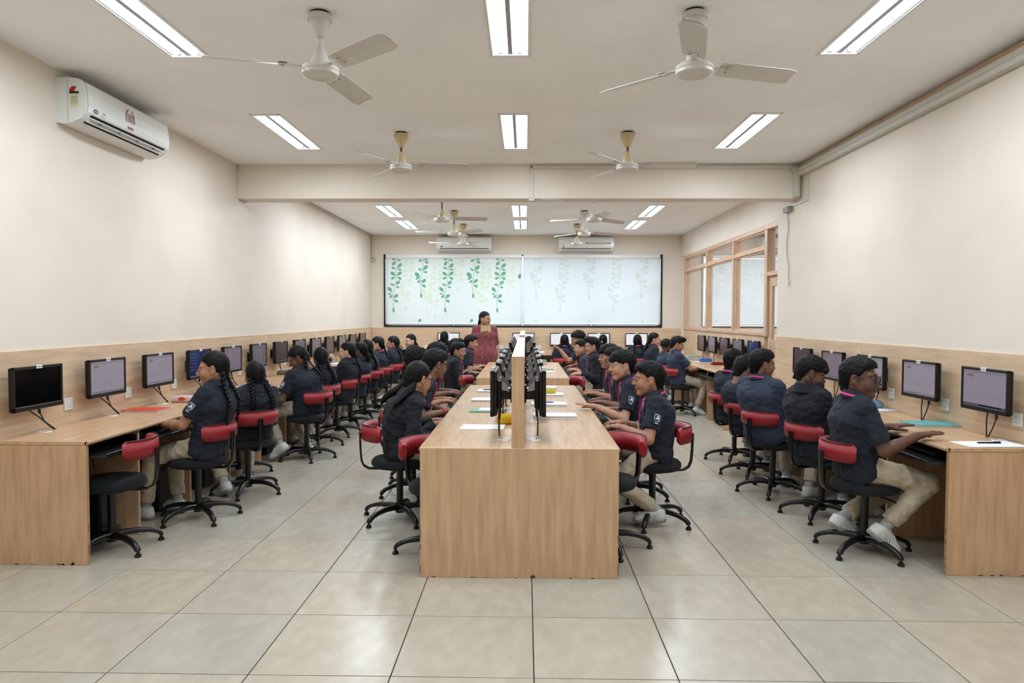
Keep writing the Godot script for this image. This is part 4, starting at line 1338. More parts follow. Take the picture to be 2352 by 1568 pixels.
func build_ac() -> void:
	air_conditioner("white air conditioner high on the plain wall above the black monitor", Vector3(XL, 2.975, -5.40), 90, true)
	air_conditioner("white air conditioner above the blind with dark green leaves", Vector3(-1.265, 2.985, ZB), 0, false)
	air_conditioner("white air conditioner above the blind with faint leaves", Vector3(1.225, 2.985, ZB), 0, false)
	air_conditioner("added white air conditioner beyond the glass partition, imitating the mirrored one", Vector3(5.35, 2.985, ZB), 0, false)  # added beyond the glass in place of the mirrored unit

# ---- keyboards, mice, towers
func keyboard_set(where: String, at: Vector3, turn: float, mouse := true) -> void:
	if not proto.has("kb"):
		var g := geo()
		g.box(Vector3(0, 0.009, 0), Vector3(0.44, 0.016, 0.145), 0.005)
		var k := geo()
		for r in 5:
			for c in 15:
				if r == 4 and c > 3 and c < 10: continue
				k.box(Vector3(-0.199 + c * 0.0265 + r * 0.002, 0.02, -0.053 + r * 0.0255), Vector3(0.022, 0.008, 0.021), 0.002)
		k.box(Vector3(-0.02, 0.02, 0.049), Vector3(0.15, 0.008, 0.021), 0.002)
		var m := geo()
		m.ell(Vector3(0, 0.012, 0), Vector3(0.031, 0.026, 0.055), 8, 16)
		var wh := geo()
		wh.box(Vector3(0, 0.036, -0.028), Vector3(0.007, 0.006, 0.016), 0.002)
		proto["kb"] = [g.mesh(), k.mesh(), m.mesh(), wh.mesh()]
	var t := thing("keyboard", "black keyboard on the tray %s" % where, "keyboard", at, turn, "black keyboards")
	put("body", proto.kb[0], mat.black_plastic, t)
	var ks := put("keys", proto.kb[1], mat.key_plastic, t)
	ks.set_meta("kind", "stuff")
	if mouse:
		var b := Basis(Vector3.UP, deg_to_rad(turn))
		t = thing("computer_mouse", "black mouse beside the keyboard %s" % where, "mouse", at + b * Vector3(0.275, -0.002, 0.0), turn, "black mice")
		put("body", proto.kb[2], mat.black_gloss, t)
		put("scroll_wheel", proto.kb[3], mat.key_plastic, t)

func tower(label: String, at: Vector3, turn: float) -> void:
	var t := thing("computer_tower", label, "computer", at, turn, "black computer towers under the benches")
	put("case", one_box(Vector3(0, 0.2, 0), Vector3(0.175, 0.37, 0.38), 0.006), mat.tower_dark, t)
	put("front_cover", one_box(Vector3(0, 0.2, 0.196), Vector3(0.17, 0.36, 0.016), 0.006), mat.tower_front, t)
	put("drive_bay", one_box(Vector3(0, 0.33, 0.206), Vector3(0.14, 0.035, 0.004), 0.001), mat.black_gloss, t)
	var g := geo()
	for s in [-1, 1]:
		for e in [-1, 1]: g.lathe([Vector2(0.012, 0), Vector2(0.015, 0.016), Vector2(0, 0.016)], 10, Transform3D(Basis(), Vector3(s * 0.06, 0, e * 0.14)))
	put("feet", g, mat.black_matte, t)
	put("white_adapter", one_box(Vector3(0.12, 0.13, 0.12), Vector3(0.035, 0.2, 0.06), 0.006), mat.white_plastic, t)
	g = geo()
	g.tube([Vector3(0.05, 0.385, -0.05), Vector3(0.06, 0.5, 0.0), Vector3(0.1, 0.46, 0.05), Vector3(0.08, 0.6, 0.02), Vector3(0.09, 0.7, -0.1)], 0.004, 6)
	put("cable", g, mat.cable_black, t)

# ---- small things on the tops
func book(label: String, at: Vector3, turn: float, size: Vector3, cover: Material, tilt := 0.0, kind := "notebook") -> Node3D:
	var t := thing(kind, label, "book" if kind != "paper_sheet" else "paper", at, turn)
	if kind == "paper_sheet":
		var g := geo()
		var n := 6
		for i in n:
			var a := -size.z / 2 + size.z * i / n
			var b := -size.z / 2 + size.z * (i + 1) / n
			var ya := size.y + 0.0008 + 0.004 * maxf(0.0, float(i) / n - 0.6)
			var yb := size.y + 0.0008 + 0.004 * maxf(0.0, float(i + 1) / n - 0.6)
			g.quad(Vector3(-size.x / 2, ya, a), Vector3(size.x / 2, ya, a), Vector3(size.x / 2, yb, b), Vector3(-size.x / 2, yb, b), Vector3.UP)
		g.box(Vector3(0, size.y / 2, 0), Vector3(size.x, size.y, size.z), 0.0002)
		put("sheet", g, mat.paper, t)
		return t
	put("pages", one_box(Vector3(0.001, size.y / 2, 0), Vector3(size.x - 0.006, size.y - 0.002, size.z - 0.006), 0.001), mat.paper_edge, t)
	put("front_cover", one_box(Vector3(0, size.y + 0.0002, 0), Vector3(size.x, 0.0016, size.z), 0.0006), cover, t)
	put("back_cover", one_box(Vector3(0, 0.0009, 0), Vector3(size.x, 0.0016, size.z), 0.0006), cover, t)
	return t

func pen(label: String, at: Vector3, turn: float, m: Material) -> void:
	var t := thing("pen", label, "pen", at, turn)
	var g := geo()
	g.tube([Vector3(-0.07, 0.0055, 0), Vector3(-0.06, 0.0055, 0), Vector3(0.05, 0.0055, 0), Vector3(0.07, 0.0055, 0)], [0.0025, 0.0048, 0.0052, 0.0045], 8)
	put("barrel", g, m, t)
	g = geo()
	g.tube([Vector3(0.015, 0.0055, 0), Vector3(0.071, 0.0055, 0)], 0.006, 8)
	g.box(Vector3(0.05, 0.0125, 0), Vector3(0.036, 0.002, 0.003), 0.0006)
	put("cap", g, m, t)

func pouch(label: String, at: Vector3, turn: float, size: Vector3, m: Material, zip := true) -> Node3D:
	var t := thing("pencil_case", label, "pencil case", at, turn)
	var g := geo()
	var frames: Array = []
	var sec: Array = []
	for k in 14:
		var a := TAU * k / 14.0
		var cx := signf(cos(a)) * pow(absf(cos(a)), 0.6)
		var cy := signf(sin(a)) * pow(absf(sin(a)), 0.7)
		sec.append(Vector2(cx * size.z / 2, cy * size.y / 2))
	for i in 11:
		var f := i / 10.0
		var e := 1.0 - 0.22 * pow(absf(f * 2.0 - 1.0), 6.0)
		frames.append(Transform3D(Basis(Vector3(0, 0, 1) * e, Vector3.UP * e, Vector3(1, 0, 0)), Vector3((f - 0.5) * size.x, size.y / 2 * (0.995 if e > 0.99 else e), 0)))
	g.sweep(sec, frames)
	put("body", g, m, t)
	if zip:
		g = geo()
		g.box(Vector3(0, size.y + 0.0005, 0), Vector3(size.x * 0.86, 0.003, 0.007), 0.001)
		put("zip", g, mat.grey_metal, t)
	return t

func build_items() -> void:
	var d := DESK + 0.0005
	# under the air conditioner
	book("thin orange patterned book lying on the bench beside the switch plate", Vector3(-3.02, d, -5.56), 0, Vector3(0.29, 0.012, 0.21), mat.orange_cover)
	var p := pouch("pale pink pencil case with an orange oval badge near the grommet", Vector3(-2.98, d, -6.12), 4, Vector3(0.215, 0.062, 0.075), mat.pink)
	var g := geo()
	g.lathe([Vector2(0, 0.0), Vector2(0.032, 0.0), Vector2(0.03, 0.002), Vector2(0, 0.0022)], 24, Transform3D(Basis(Vector3.RIGHT, PI / 2), Vector3(-0.01, 0.031, 0.0372)), 1.0, 0.5)
	put("badge", g, mat.orange_cover, p)
	book("white writing pad half hidden by the pink pencil case", Vector3(-2.86, d, -6.22), 3, Vector3(0.28, 0.01, 0.17), mat.paper)
	book("blue edged clip folder with papers beside the girl with two braids", Vector3(-2.9, d, -7.55), 8, Vector3(0.3, 0.012, 0.26), paint("folder_blue", Color(0.25, 0.38, 0.68), 0.5))
	book("white sheet lying on the blue edged folder", Vector3(-2.9, d + 0.0135, -7.55), 12, Vector3(0.21, 0.002, 0.24), mat.paper, 0, "paper_sheet")
	book("yellow covered book lying under the grey pencil case", Vector3(-3.02, d, -8.85), -4, Vector3(0.26, 0.014, 0.2), mat.yellow_cover)
	pouch("grey mesh pencil case on top of the yellow book", Vector3(-3.03, d + 0.0155, -8.86), 3, Vector3(0.2, 0.055, 0.08), mat.grey_case)
	book("pinkish paper pad along the wall past the grey pencil case", Vector3(-3.06, d, -9.52), 6, Vector3(0.22, 0.01, 0.16), mat.pink)
	pouch("dark folded jacket sleeve like case lying on the bench edge", Vector3(-2.78, d, -9.9), 0, Vector3(0.34, 0.05, 0.12), mat.navy_dark, false)
	var tt := thing("headset", "grey rolled headset standing on white papers by the wall", "headset", Vector3(-3.06, d + 0.012, -11.05))
	g = geo()
	var ring: Array = []
	for i in 17: ring.append(Vector3(0.052 * cos(TAU * i / 16.0), 0.062 + 0.052 * sin(TAU * i / 16.0), 0))
	g.tube(ring, 0.012, 8)
	put("head_band", g, mat.grey_metal, tt)
	g = geo()
	g.ell(Vector3(0, 0.06, 0.02), Vector3(0.03, 0.034, 0.016), 6, 12)
	put("ear_pad", g, mat.black_matte, tt)
	book("white papers under the grey headset", Vector3(-2.98, d, -11.05), 5, Vector3(0.32, 0.011, 0.22), mat.paper)
	tt = thing("pencil_case", "tall bright pink bag on the bench beside the girl with glasses", "bag", Vector3(-3.02, d, -12.85))
	put("body", one_box(Vector3(0, 0.065, 0), Vector3(0.22, 0.13, 0.1), 0.03), mat.magenta_bag, tt)
	# front island, air conditioner side
	book("loose white sheet at the near end of the front island", Vector3(-0.29, d, -4.80), 88, Vector3(0.21, 0.002, 0.295), mat.paper, 0, "paper_sheet")
	tt = pouch("round yellow pencil pouch beside the near partition cables", Vector3(-0.145, d, -4.95), 25, Vector3(0.1, 0.075, 0.085), mat.yellow)
	book("green and yellow magazine lying on the front island", Vector3(-0.3, d, -5.64), 86, Vector3(0.2, 0.008, 0.28), mat.green_cover)
	book("yellow sheet lying on the green magazine", Vector3(-0.27, d + 0.0095, -5.66), 84, Vector3(0.15, 0.002, 0.2), paint("sheet_yellow", Color(0.86, 0.82, 0.5), 0.7), 0, "paper_sheet")
	for q in [[-6.34, "second"], [-7.10, "third"]]:
		book("white notebook with a pen on the front island, %s paper from the near end" % q[1], Vector3(-0.33, d, q[0]), 88, Vector3(0.2, 0.014, 0.3), mat.paper)
		pen("dark pen lying on the %s white notebook of the front island" % q[1], Vector3(-0.36 if q[1] == "third" else -0.22, d + 0.0155, q[0]), 15 if q[1] == "third" else 50, mat.ink)
	# front island, trunking side
	book("thick white notebook with dark edges opposite the boy with his hand out", Vector3(0.22, d, -5.30), 92, Vector3(0.2, 0.02, 0.32), mat.paper)
	book("white exercise book under the blue pen case", Vector3(0.2, d, -6.05), 91, Vector3(0.21, 0.014, 0.3), mat.paper)
	pouch("slim blue and white pen case on the exercise book", Vector3(0.17, d + 0.0155, -6.07), 2, Vector3(0.14, 0.012, 0.03), paint("pen_blue", Color(0.4, 0.43, 0.72), 0.4), false)
	book("white notebook under the long yellow pencil box", Vector3(0.22, d, -6.82), 90, Vector3(0.22, 0.012, 0.29), mat.paper)
	pouch("long translucent yellow pencil box on the white notebook", Vector3(0.17, d + 0.0135, -6.85), 1, Vector3(0.24, 0.045, 0.08), paint("yellow_clear", Color(0.80, 0.72, 0.12), 0.25))
	book("white notebook at the far end of the front island", Vector3(0.2, d, -7.5), 90, Vector3(0.2, 0.01, 0.26), mat.paper)
	pen("blue pen lying on the notebook at the island's far end", Vector3(0.15, d + 0.0115, -7.5), 14, mat.blue_ink)
	# rear island
	for q in [[-0.3, -9.45, "blank white sheet on the rear island's near corner"], [-0.33, -10.0, "white sheets by the boy in the dark jacket"], [-0.34, -10.75, "white pad with black edge on the rear island"], [0.23, -9.6, "white sheet on the rear island facing the trunking wall"], [0.25, -10.15, "pale green sheet on the rear island"]]:
		book(q[2], Vector3(q[0], d, q[1]), 89, Vector3(0.2, 0.006, 0.29), mat.paper if q[1] != -10.15 else mat.green_cover)
	pouch("white and grey pencil pouch on the rear island near the teacher", Vector3(-0.28, d, -11.4), 5, Vector3(0.2, 0.06, 0.1), mat.white_plastic)
	book("thick red book beneath the teal one on the rear island", Vector3(0.2, d, -11.25), 92, Vector3(0.2, 0.05, 0.27), mat.red_case)
	book("thin teal book on top of the red book", Vector3(0.2, d + 0.0515, -11.26), 96, Vector3(0.19, 0.014, 0.25), mat.teal_cover)
	# trunking wall bench
	book("white sheet under a black pen at the near end of the bench", Vector3(2.76, d, -4.25), 3, Vector3(0.36, 0.002, 0.2), mat.paper, 0, "paper_sheet")
	pen("thick black marker pen lying on the near white sheet", Vector3(2.77, d + 0.0025, -4.27), 1, mat.ink)
	book("teal covered magazine lying beyond the boy's hands", Vector3(2.84, d, -5.02), -2, Vector3(0.31, 0.014, 0.22), mat.teal_cover)
	pouch("blue striped pencil case on a sheet behind the boy with glasses", Vector3(2.86, d + 0.0035, -5.92), 10, Vector3(0.2, 0.065, 0.085), mat.blue_case)
	book("white sheet under the blue striped pencil case", Vector3(2.86, d, -5.84), 5, Vector3(0.28, 0.002, 0.22), mat.paper, 0, "paper_sheet")
	book("white notebook with a pink border on the bench", Vector3(2.76, d, -6.43), 2, Vector3(0.3, 0.012, 0.21), mat.pink)
	book("white page lying on the pink bordered notebook", Vector3(2.76, d + 0.0135, -6.43), 2, Vector3(0.28, 0.002, 0.195), mat.paper, 0, "paper_sheet")
	pen("black pen on the pink bordered notebook", Vector3(2.77, d + 0.016, -6.47), 2, mat.ink)
	book("white papers at the far end of the trunking wall bench", Vector3(2.72, d, -7.4), 8, Vector3(0.28, 0.01, 0.2), mat.paper)
	# glass partition bench
	for k in 4:
		book(["lowest grey book of the pile below the glass", "second book of the pile below the glass, white", "third book of the pile below the glass, pale green", "topmost grey book of the pile below the glass"][k], Vector3(2.98 + 0.01 * (k % 2), d + 0.0185 * k, -12.66), 4 * k - 5, Vector3(0.24, 0.017, 0.18), [mat.grey_case, mat.paper, mat.green_cover, mat.cable_grey][k])
	pouch("clear blue pencil case on papers below the glass", Vector3(3.02, d + 0.0035, -11.95), 3, Vector3(0.2, 0.06, 0.09), mat.folder_blue)
	book("white sheet under the clear blue pencil case", Vector3(3.0, d, -11.95), 8, Vector3(0.3, 0.002, 0.2), mat.paper, 0, "paper_sheet")
	pouch("red pencil case on the bench below the glass", Vector3(3.03, d, -11.25), 6, Vector3(0.19, 0.045, 0.08), mat.red_case)
	book("yellow edged book on the bench nearest the partition door", Vector3(2.95, d, -10.4), 4, Vector3(0.24, 0.014, 0.18), mat.yellow_cover)
	# window wall bench
	tt = pouch("grey and green rounded bag on the window wall bench", Vector3(-0.47, d + 0.0115, -14.42), 0, Vector3(0.2, 0.085, 0.12), mat.grey_case)
	book("pink edged book under the grey and green bag", Vector3(-0.47, d, -14.42), 0, Vector3(0.22, 0.01, 0.17), mat.pink)
	pouch("white pencil case on the window wall bench past the partition", Vector3(0.3, d, -14.4), 12, Vector3(0.16, 0.055, 0.1), mat.white_plastic)

# ---------------------------------------------------------------- where things stand
func build_furniture() -> void:
	desk("long beech bench along the air conditioner wall", Vector3(XL + 0.017, 0, -4.17), 90, 9.72, 0.575, 0.245, 13, [0, 1, 2, 4, 5, 6, 7, 8, 9, 10])
	desk("beech bench along the trunking wall, ending before the glass door", Vector3(XR - 0.017, 0, -7.86), -90, 3.727, 0.55, 0.385, 5, [0, 1, 2, 3, 4])
	desk("beech bench below the glass partition", Vector3(XG + 0.004, 0, -13.35), -90, 3.9, 0.57, 0.35, 5, [1, 2, 4])
	desk("beech bench below the printed blinds", Vector3(-2.62, 0, ZB + 0.017), 0, 5.2, 0.56, 1.03, 6, [0, 2, 3, 4, 5], false)
	island("front double sided beech island with a tall partition", -4.03, 5, [1, 2, 3, 4], [1, 2, 3, 4])
	island("rear double sided beech island nearer the blinds", -8.70, 4, [1, 2, 3], [1, 2, 3])
	var c0 := make_chair()
	var used := false
	for c in CHAIRS:
		var p := Vector3(c[0], 0, c[1])
		if not used:
			c0.position = p; c0.rotation_degrees.y = c[2]; c0.set_meta("label", c[3]); used = true
		else:
			copy_of(c0, "swivel_chair", c[3], p, c[2])
	for k in [0, 1, 2, 4]:
		tower("computer tower under the air conditioner wall bench, %s place from the desk end" % NTH[k], Vector3(-2.98, 0, -4.66 - PITCH * k + 0.02), 90)
	for k in [1, 2]:
		tower("computer tower under the trunking wall bench, %s place from the desk end" % NTH[k], Vector3(2.8, 0, -4.3 - PITCH * k), -90)
	for k in 4:
		keyboard_set("under the air conditioner wall bench, %s place" % NTH[k + (1 if k < 2 else 2)], Vector3(-2.71, 0.658, -4.415 - PITCH * (k + (1 if k < 2 else 2)) + 0.05), -90, k < 2)
	for k in 3: keyboard_set("under the trunking wall bench, %s place" % NTH[k], Vector3(2.56, 0.658, -4.56 - 0.738 * k), 90, k == 0)
	for k in [1, 2, 3, 4]: keyboard_set("on the front island facing the air conditioner, %s place" % NTH[k], Vector3(-0.66, 0.658, -4.42 - PITCH * k), 90, false)
	for k in [1, 2, 3, 4]: keyboard_set("on the front island facing the trunking wall, %s place" % NTH[k], Vector3(0.6, 0.658, -4.42 - PITCH * k), -90, false)
	for k in [1, 2, 3]: keyboard_set("on the rear island facing the air conditioner, %s place" % NTH[k], Vector3(-0.66, 0.658, -9.09 - PITCH * k), 90, false)
	for k in [1, 2, 3]: keyboard_set("on the rear island facing the trunking wall, %s place" % NTH[k], Vector3(0.6, 0.658, -9.09 - PITCH * k), -90, false)
	for k in 2: keyboard_set("below the glass partition, %s place from the door" % NTH[k + 2], Vector3(2.6, 0.658, -11.09 - 0.715 * k), 90, false)

# x, z, turn (0 faces the window wall), label
const CHAIRS := [
	[-2.66, -4.47, 96.0, "empty red backed chair tucked at the end desk below the black monitor"],
	[-2.43, -5.18, 82.0, "chair of the girl with one long braid below the air conditioner"],
	[-2.36, -5.95, 42.0, "chair of the girl with a braid over each shoulder"],
	[-2.72, -6.64, 80.0, "empty chair tucked in beyond the girl with two braids"],
	[-2.31, -7.41, 62.0, "chair of the girl who looks down at her keyboard"],
	[-2.42, -8.17, 55.0, "chair of the girl whose parting shows from behind"],
	[-2.39, -8.90, 80.0, "chair of the girl in the dark jacket on the bench side"],
	[-2.40, -9.67, 70.0, "chair of the girl with a low ponytail"],
	[-2.37, -10.38, 70.0, "chair of the girl with a single thick plait"],
	[-2.36, -11.05, 75.0, "chair of the girl with round glasses near the blinds"],
	[-2.33, -11.82, 75.0, "chair of the girl in a hooded jacket near the blinds"],
	[-2.20, -12.75, 60.0, "chair of the girl resting her chin in the corner"],
	[-0.53, -4.44, -122.0, "empty chair tucked at the near corner facing the trunking wall"],
	[-0.93, -5.20, -74.0, "chair of the girl with two loose ponytails"],
	[-0.95, -5.95, -90.0, "chair of the boy with an orange wrist band"],
	[-1.00, -6.66, -90.0, "chair of the curly haired boy"],
	[-1.02, -7.40, -90.0, "chair of the boy at the front island's far corner"],
	[-0.60, -9.28, -105.0, "empty chair at the rear island's near corner facing the trunking wall"],
	[-0.98, -9.84, -88.0, "chair of the boy in a dark jacket at the rear island"],
	[-0.98, -10.58, -90.0, "chair of the boy half hidden behind the jacket boy"],
	[-0.95, -11.30, -90.0, "chair of the boy beside the teacher"],
	[0.52, -4.60, 122.0, "empty red backed chair in front of the boy with a lanyard"],
	[0.93, -5.17, 88.0, "chair of the boy with lanyard and arm badge at the near corner"],
	[0.93, -5.93, 88.0, "chair of the boy reaching onto the island"],
	[0.93, -6.66, 90.0, "chair of the third boy along the front island"],
	[0.93, -7.40, 90.0, "chair of the fourth boy along the front island"],
	[0.50, -9.18, 112.0, "empty chair at the rear island beside the jacketed boy with glasses"],
	[0.97, -9.84, 90.0, "chair of the jacketed boy with glasses"],
	[0.97, -10.58, 90.0, "chair of the short haired boy at the rear island"],
	[0.97, -11.32, 90.0, "chair of the boy pointing with his arm"],
	[2.18, -4.56, -88.0, "chair of the boy with black glasses at the trunking wall bench"],
	[2.24, -5.36, -72.0, "chair of the boy in a dark jacket with headphones"],
	[2.12, -6.08, -60.0, "chair of the broad boy seen from behind"],
	[2.16, -6.74, -62.0, "chair of the boy leaning forward"],
	[2.20, -7.47, -60.0, "chair of the boy beyond the leaning boy"],
	[2.44, -11.03, -80.0, "chair of the wavy haired boy below the glass partition"],
	[2.44, -11.76, -80.0, "chair of the boy with shaved sides below the glass"],
	[2.30, -12.80, -80.0, "chair of the girl in profile before the corner"],
	[-1.57, -13.72, 0.0, "chair of the girl facing the window wall beside the corner"],
	[0.05, -13.72, -20.0, "chair hidden behind the rear partition at the window wall"],
	[0.73, -13.72, 0.0, "chair of the girl with two loose bunches at the window wall"],
	[1.50, -13.72, 0.0, "chair of the girl with a white hair tie at the window wall"],
	[2.16, -13.72, 0.0, "chair of the girl with two plaits at the window wall"],
]

# ---------------------------------------------------------------- people: distance fields meshed as surface nets
class Field:
	var o: Vector3
	var c: float
	var nx: int
	var ny: int
	var nz: int
	var d := PackedFloat32Array()

	func _init(lo: Vector3, hi: Vector3, cell: float) -> void:
		o = lo
		c = cell
		nx = int(ceil((hi.x - lo.x) / cell)) + 1
		ny = int(ceil((hi.y - lo.y) / cell)) + 1
		nz = int(ceil((hi.z - lo.z) / cell)) + 1
		d.resize(nx * ny * nz)
		d.fill(0.3)

	# a tapered capsule joined with a smooth minimum, optionally cut off by a plane
	func cone(a: Vector3, b: Vector3, ra: float, rb: float, k := 0.02, cut := Vector3.ZERO, cp := Vector3.ZERO) -> void:
		var m := maxf(ra, rb) + k + c * 2.0
		var x0 := maxi(0, int((minf(a.x, b.x) - m - o.x) / c)); var x1 := mini(nx - 1, int((maxf(a.x, b.x) + m - o.x) / c) + 1)
		var y0 := maxi(0, int((minf(a.y, b.y) - m - o.y) / c)); var y1 := mini(ny - 1, int((maxf(a.y, b.y) + m - o.y) / c) + 1)
		var z0 := maxi(0, int((minf(a.z, b.z) - m - o.z) / c)); var z1 := mini(nz - 1, int((maxf(a.z, b.z) + m - o.z) / c) + 1)
		var bx := b.x - a.x; var by := b.y - a.y; var bz := b.z - a.z
		var inv := 1.0 / maxf(1e-9, bx * bx + by * by + bz * bz)
		var dr := rb - ra
		var ik := 0.25 / maxf(k, 1e-6)
		var has_cut := cut != Vector3.ZERO
		for z in range(z0, z1 + 1):
			var pz := o.z + z * c - a.z
			for y in range(y0, y1 + 1):
				var py := o.y + y * c - a.y
				var idx := (z * ny + y) * nx + x0
				var dyz := py * by + pz * bz
				var px := o.x + x0 * c - a.x
				for x in range(x0, x1 + 1):
					var t := clampf((px * bx + dyz) * inv, 0.0, 1.0)
					var ex := px - bx * t; var ey := py - by * t; var ez := pz - bz * t
					var q := sqrt(ex * ex + ey * ey + ez * ez) - ra - dr * t
					if has_cut:
						q = maxf(q, (px + a.x - cp.x) * cut.x + (py + a.y - cp.y) * cut.y + (pz + a.z - cp.z) * cut.z)
					var e := d[idx]
					var h := k - absf(e - q)
					if h > 0.0: d[idx] = minf(e, q) - h * h * ik
					elif q < e: d[idx] = q
					idx += 1
					px += c

	func ell(p: Vector3, r: Vector3, k := 0.01, sub := false, basis := Basis()) -> void:
		var m := maxf(r.x, maxf(r.y, r.z)) + k + c * 2.0
		var lo := p - Vector3(m, m, m) - o
		var hi := p + Vector3(m, m, m) - o
		var x0 := maxi(0, int(lo.x / c)); var x1 := mini(nx - 1, int(hi.x / c) + 1)
		var y0 := maxi(0, int(lo.y / c)); var y1 := mini(ny - 1, int(hi.y / c) + 1)
		var z0 := maxi(0, int(lo.z / c)); var z1 := mini(nz - 1, int(hi.z / c) + 1)
		var bt := basis.transposed()
		var ik := 0.25 / maxf(k, 1e-6)
		var ir := Vector3(1.0 / r.x, 1.0 / r.y, 1.0 / r.z)
		for z in range(z0, z1 + 1):
			for y in range(y0, y1 + 1):
				var idx := (z * ny + y) * nx + x0
				for x in range(x0, x1 + 1):
					var q3 := bt * (o + Vector3(x, y, z) * c - p)
					var s := q3 * ir
					var k0 := s.length()
					var q := k0 * (k0 - 1.0) / maxf((s * ir).length(), 1e-6)
					var e := d[idx]
					if sub:
						q = -q
						var h := k - absf(e - q)
						if h > 0.0: d[idx] = maxf(e, q) + h * h * ik
						elif q > e: d[idx] = q
					else:
						var h := k - absf(e - q)
						if h > 0.0: d[idx] = minf(e, q) - h * h * ik
						elif q < e: d[idx] = q
					idx += 1

	func plane(nrm: Vector3, p: Vector3) -> void:
		for z in nz:
			for y in ny:
				var idx := (z * ny + y) * nx
				var b := (o.y + y * c - p.y) * nrm.y + (o.z + z * c - p.z) * nrm.z + (o.x - p.x) * nrm.x
				for x in nx:
					if d[idx] < b: d[idx] = b
					idx += 1
					b += c * nrm.x

	func ripple(f: FastNoiseLite, amp: float, sc: Vector3, off := Vector3.ZERO) -> void:
		var lim := amp * 2.0 + c * 2.5
		for z in nz:
			for y in ny:
				var idx := (z * ny + y) * nx
				for x in nx:
					var e := d[idx]
					if e < lim and e > -lim:
						d[idx] = e + amp * f.get_noise_3dv((o + Vector3(x, y, z) * c + off) * sc)
					idx += 1

	func nets() -> Array:
		var v := PackedVector3Array()
		var n := PackedVector3Array()
		var id := PackedInt32Array()
		var at := PackedInt32Array()
		at.resize(d.size())
		at.fill(-1)
		var sx := 1
		var sy := nx
		var sz := nx * ny
		var lim := c * 3.2
		for z in nz - 1:
			for y in ny - 1:
				var i := (z * ny + y) * nx
				for x in nx - 1:
					var a := d[i]
					if a > lim or a < -lim:
						i += 1
						continue
					var b := d[i + 1]; var e := d[i + sy]; var f := d[i + sy + 1]
					var g := d[i + sz]; var h := d[i + sz + 1]; var j := d[i + sz + sy]; var k := d[i + sz + sy + 1]
					var low := minf(minf(minf(a, b), minf(e, f)), minf(minf(g, h), minf(j, k)))
					var top := maxf(maxf(maxf(a, b), maxf(e, f)), maxf(maxf(g, h), maxf(j, k)))
					if low < 0.0 and top >= 0.0:
						var p := Vector3.ZERO
						var m := 0
						if (a < 0.0) != (b < 0.0): p += Vector3(a / (a - b), 0, 0); m += 1
						if (e < 0.0) != (f < 0.0): p += Vector3(e / (e - f), 1, 0); m += 1
						if (g < 0.0) != (h < 0.0): p += Vector3(g / (g - h), 0, 1); m += 1
						if (j < 0.0) != (k < 0.0): p += Vector3(j / (j - k), 1, 1); m += 1
						if (a < 0.0) != (e < 0.0): p += Vector3(0, a / (a - e), 0); m += 1
						if (b < 0.0) != (f < 0.0): p += Vector3(1, b / (b - f), 0); m += 1
						if (g < 0.0) != (j < 0.0): p += Vector3(0, g / (g - j), 1); m += 1
						if (h < 0.0) != (k < 0.0): p += Vector3(1, h / (h - k), 1); m += 1
						if (a < 0.0) != (g < 0.0): p += Vector3(0, 0, a / (a - g)); m += 1
						if (b < 0.0) != (h < 0.0): p += Vector3(1, 0, b / (b - h)); m += 1
						if (e < 0.0) != (j < 0.0): p += Vector3(0, 1, e / (e - j)); m += 1
						if (f < 0.0) != (k < 0.0): p += Vector3(1, 1, f / (f - k)); m += 1
						at[i] = v.size()
						v.append(o + (Vector3(x, y, z) + p / m) * c)
						n.append(Vector3(b - a + f - e + h - g + k - j, e - a + f - b + j - g + k - h, g - a + h - b + j - e + k - f).normalized())
					i += 1
		for z in range(1, nz - 1):
			for y in range(1, ny - 1):
				var i := (z * ny + y) * nx + 1
				for x in range(1, nx - 1):
					if at[i] >= 0:
						var s := d[i] < 0.0
						for ax in 3:
							var st: int = sx if ax == 0 else (sy if ax == 1 else sz)
							if s != (d[i + st] < 0.0):
								var u: int = sy if ax == 0 else (sz if ax == 1 else sx)
								var w: int = sz if ax == 0 else (sx if ax == 1 else sy)
								var q0 := at[i]; var q1 := at[i - u]; var q2 := at[i - u - w]; var q3 := at[i - w]
								if q1 >= 0 and q2 >= 0 and q3 >= 0:
									if s: id.append_array([q0, q2, q1, q0, q3, q2])
									else: id.append_array([q0, q1, q2, q0, q2, q3])
					i += 1
		return [v, n, id]

static func moved(a: Array, t: Transform3D) -> Array:
	return [t * a[0], Transform3D(t.basis.orthonormalized(), Vector3.ZERO) * a[1], a[2]] + a.slice(3)

static func mirrored(a: Array) -> Array:
	var v: PackedVector3Array = a[0].duplicate()
	var n: PackedVector3Array = a[1].duplicate()
	var id: PackedInt32Array = a[2].duplicate()
	for i in v.size():
		v[i].x = -v[i].x
		n[i].x = -n[i].x
	id.reverse()
	return [v, n, id]

static func add_net(m: ArrayMesh, a: Array) -> void:
	if a[0].is_empty(): return
	var s := []
	s.resize(Mesh.ARRAY_MAX)
	s[Mesh.ARRAY_VERTEX] = a[0]
	s[Mesh.ARRAY_NORMAL] = a[1]
	s[Mesh.ARRAY_INDEX] = a[2]
	if a.size() > 3: s[Mesh.ARRAY_COLOR] = a[3]
	m.add_surface_from_arrays(Mesh.PRIMITIVE_TRIANGLES, s)

static func net_mesh(a: Array) -> ArrayMesh:
	var m := ArrayMesh.new()
	add_net(m, a)
	return m

# ---- shared pieces: heads, hands, hair caps, shoes
var lib := {}
var wrinkle: FastNoiseLite
var jobs: Array = []
var made: Array = []

func run_jobs(list: Array) -> Array:
	jobs = list
	made = []
	made.resize(list.size())
	var id := WorkerThreadPool.add_group_task(_job, list.size(), -1, true)
	WorkerThreadPool.wait_for_group_task_completion(id)
	return made

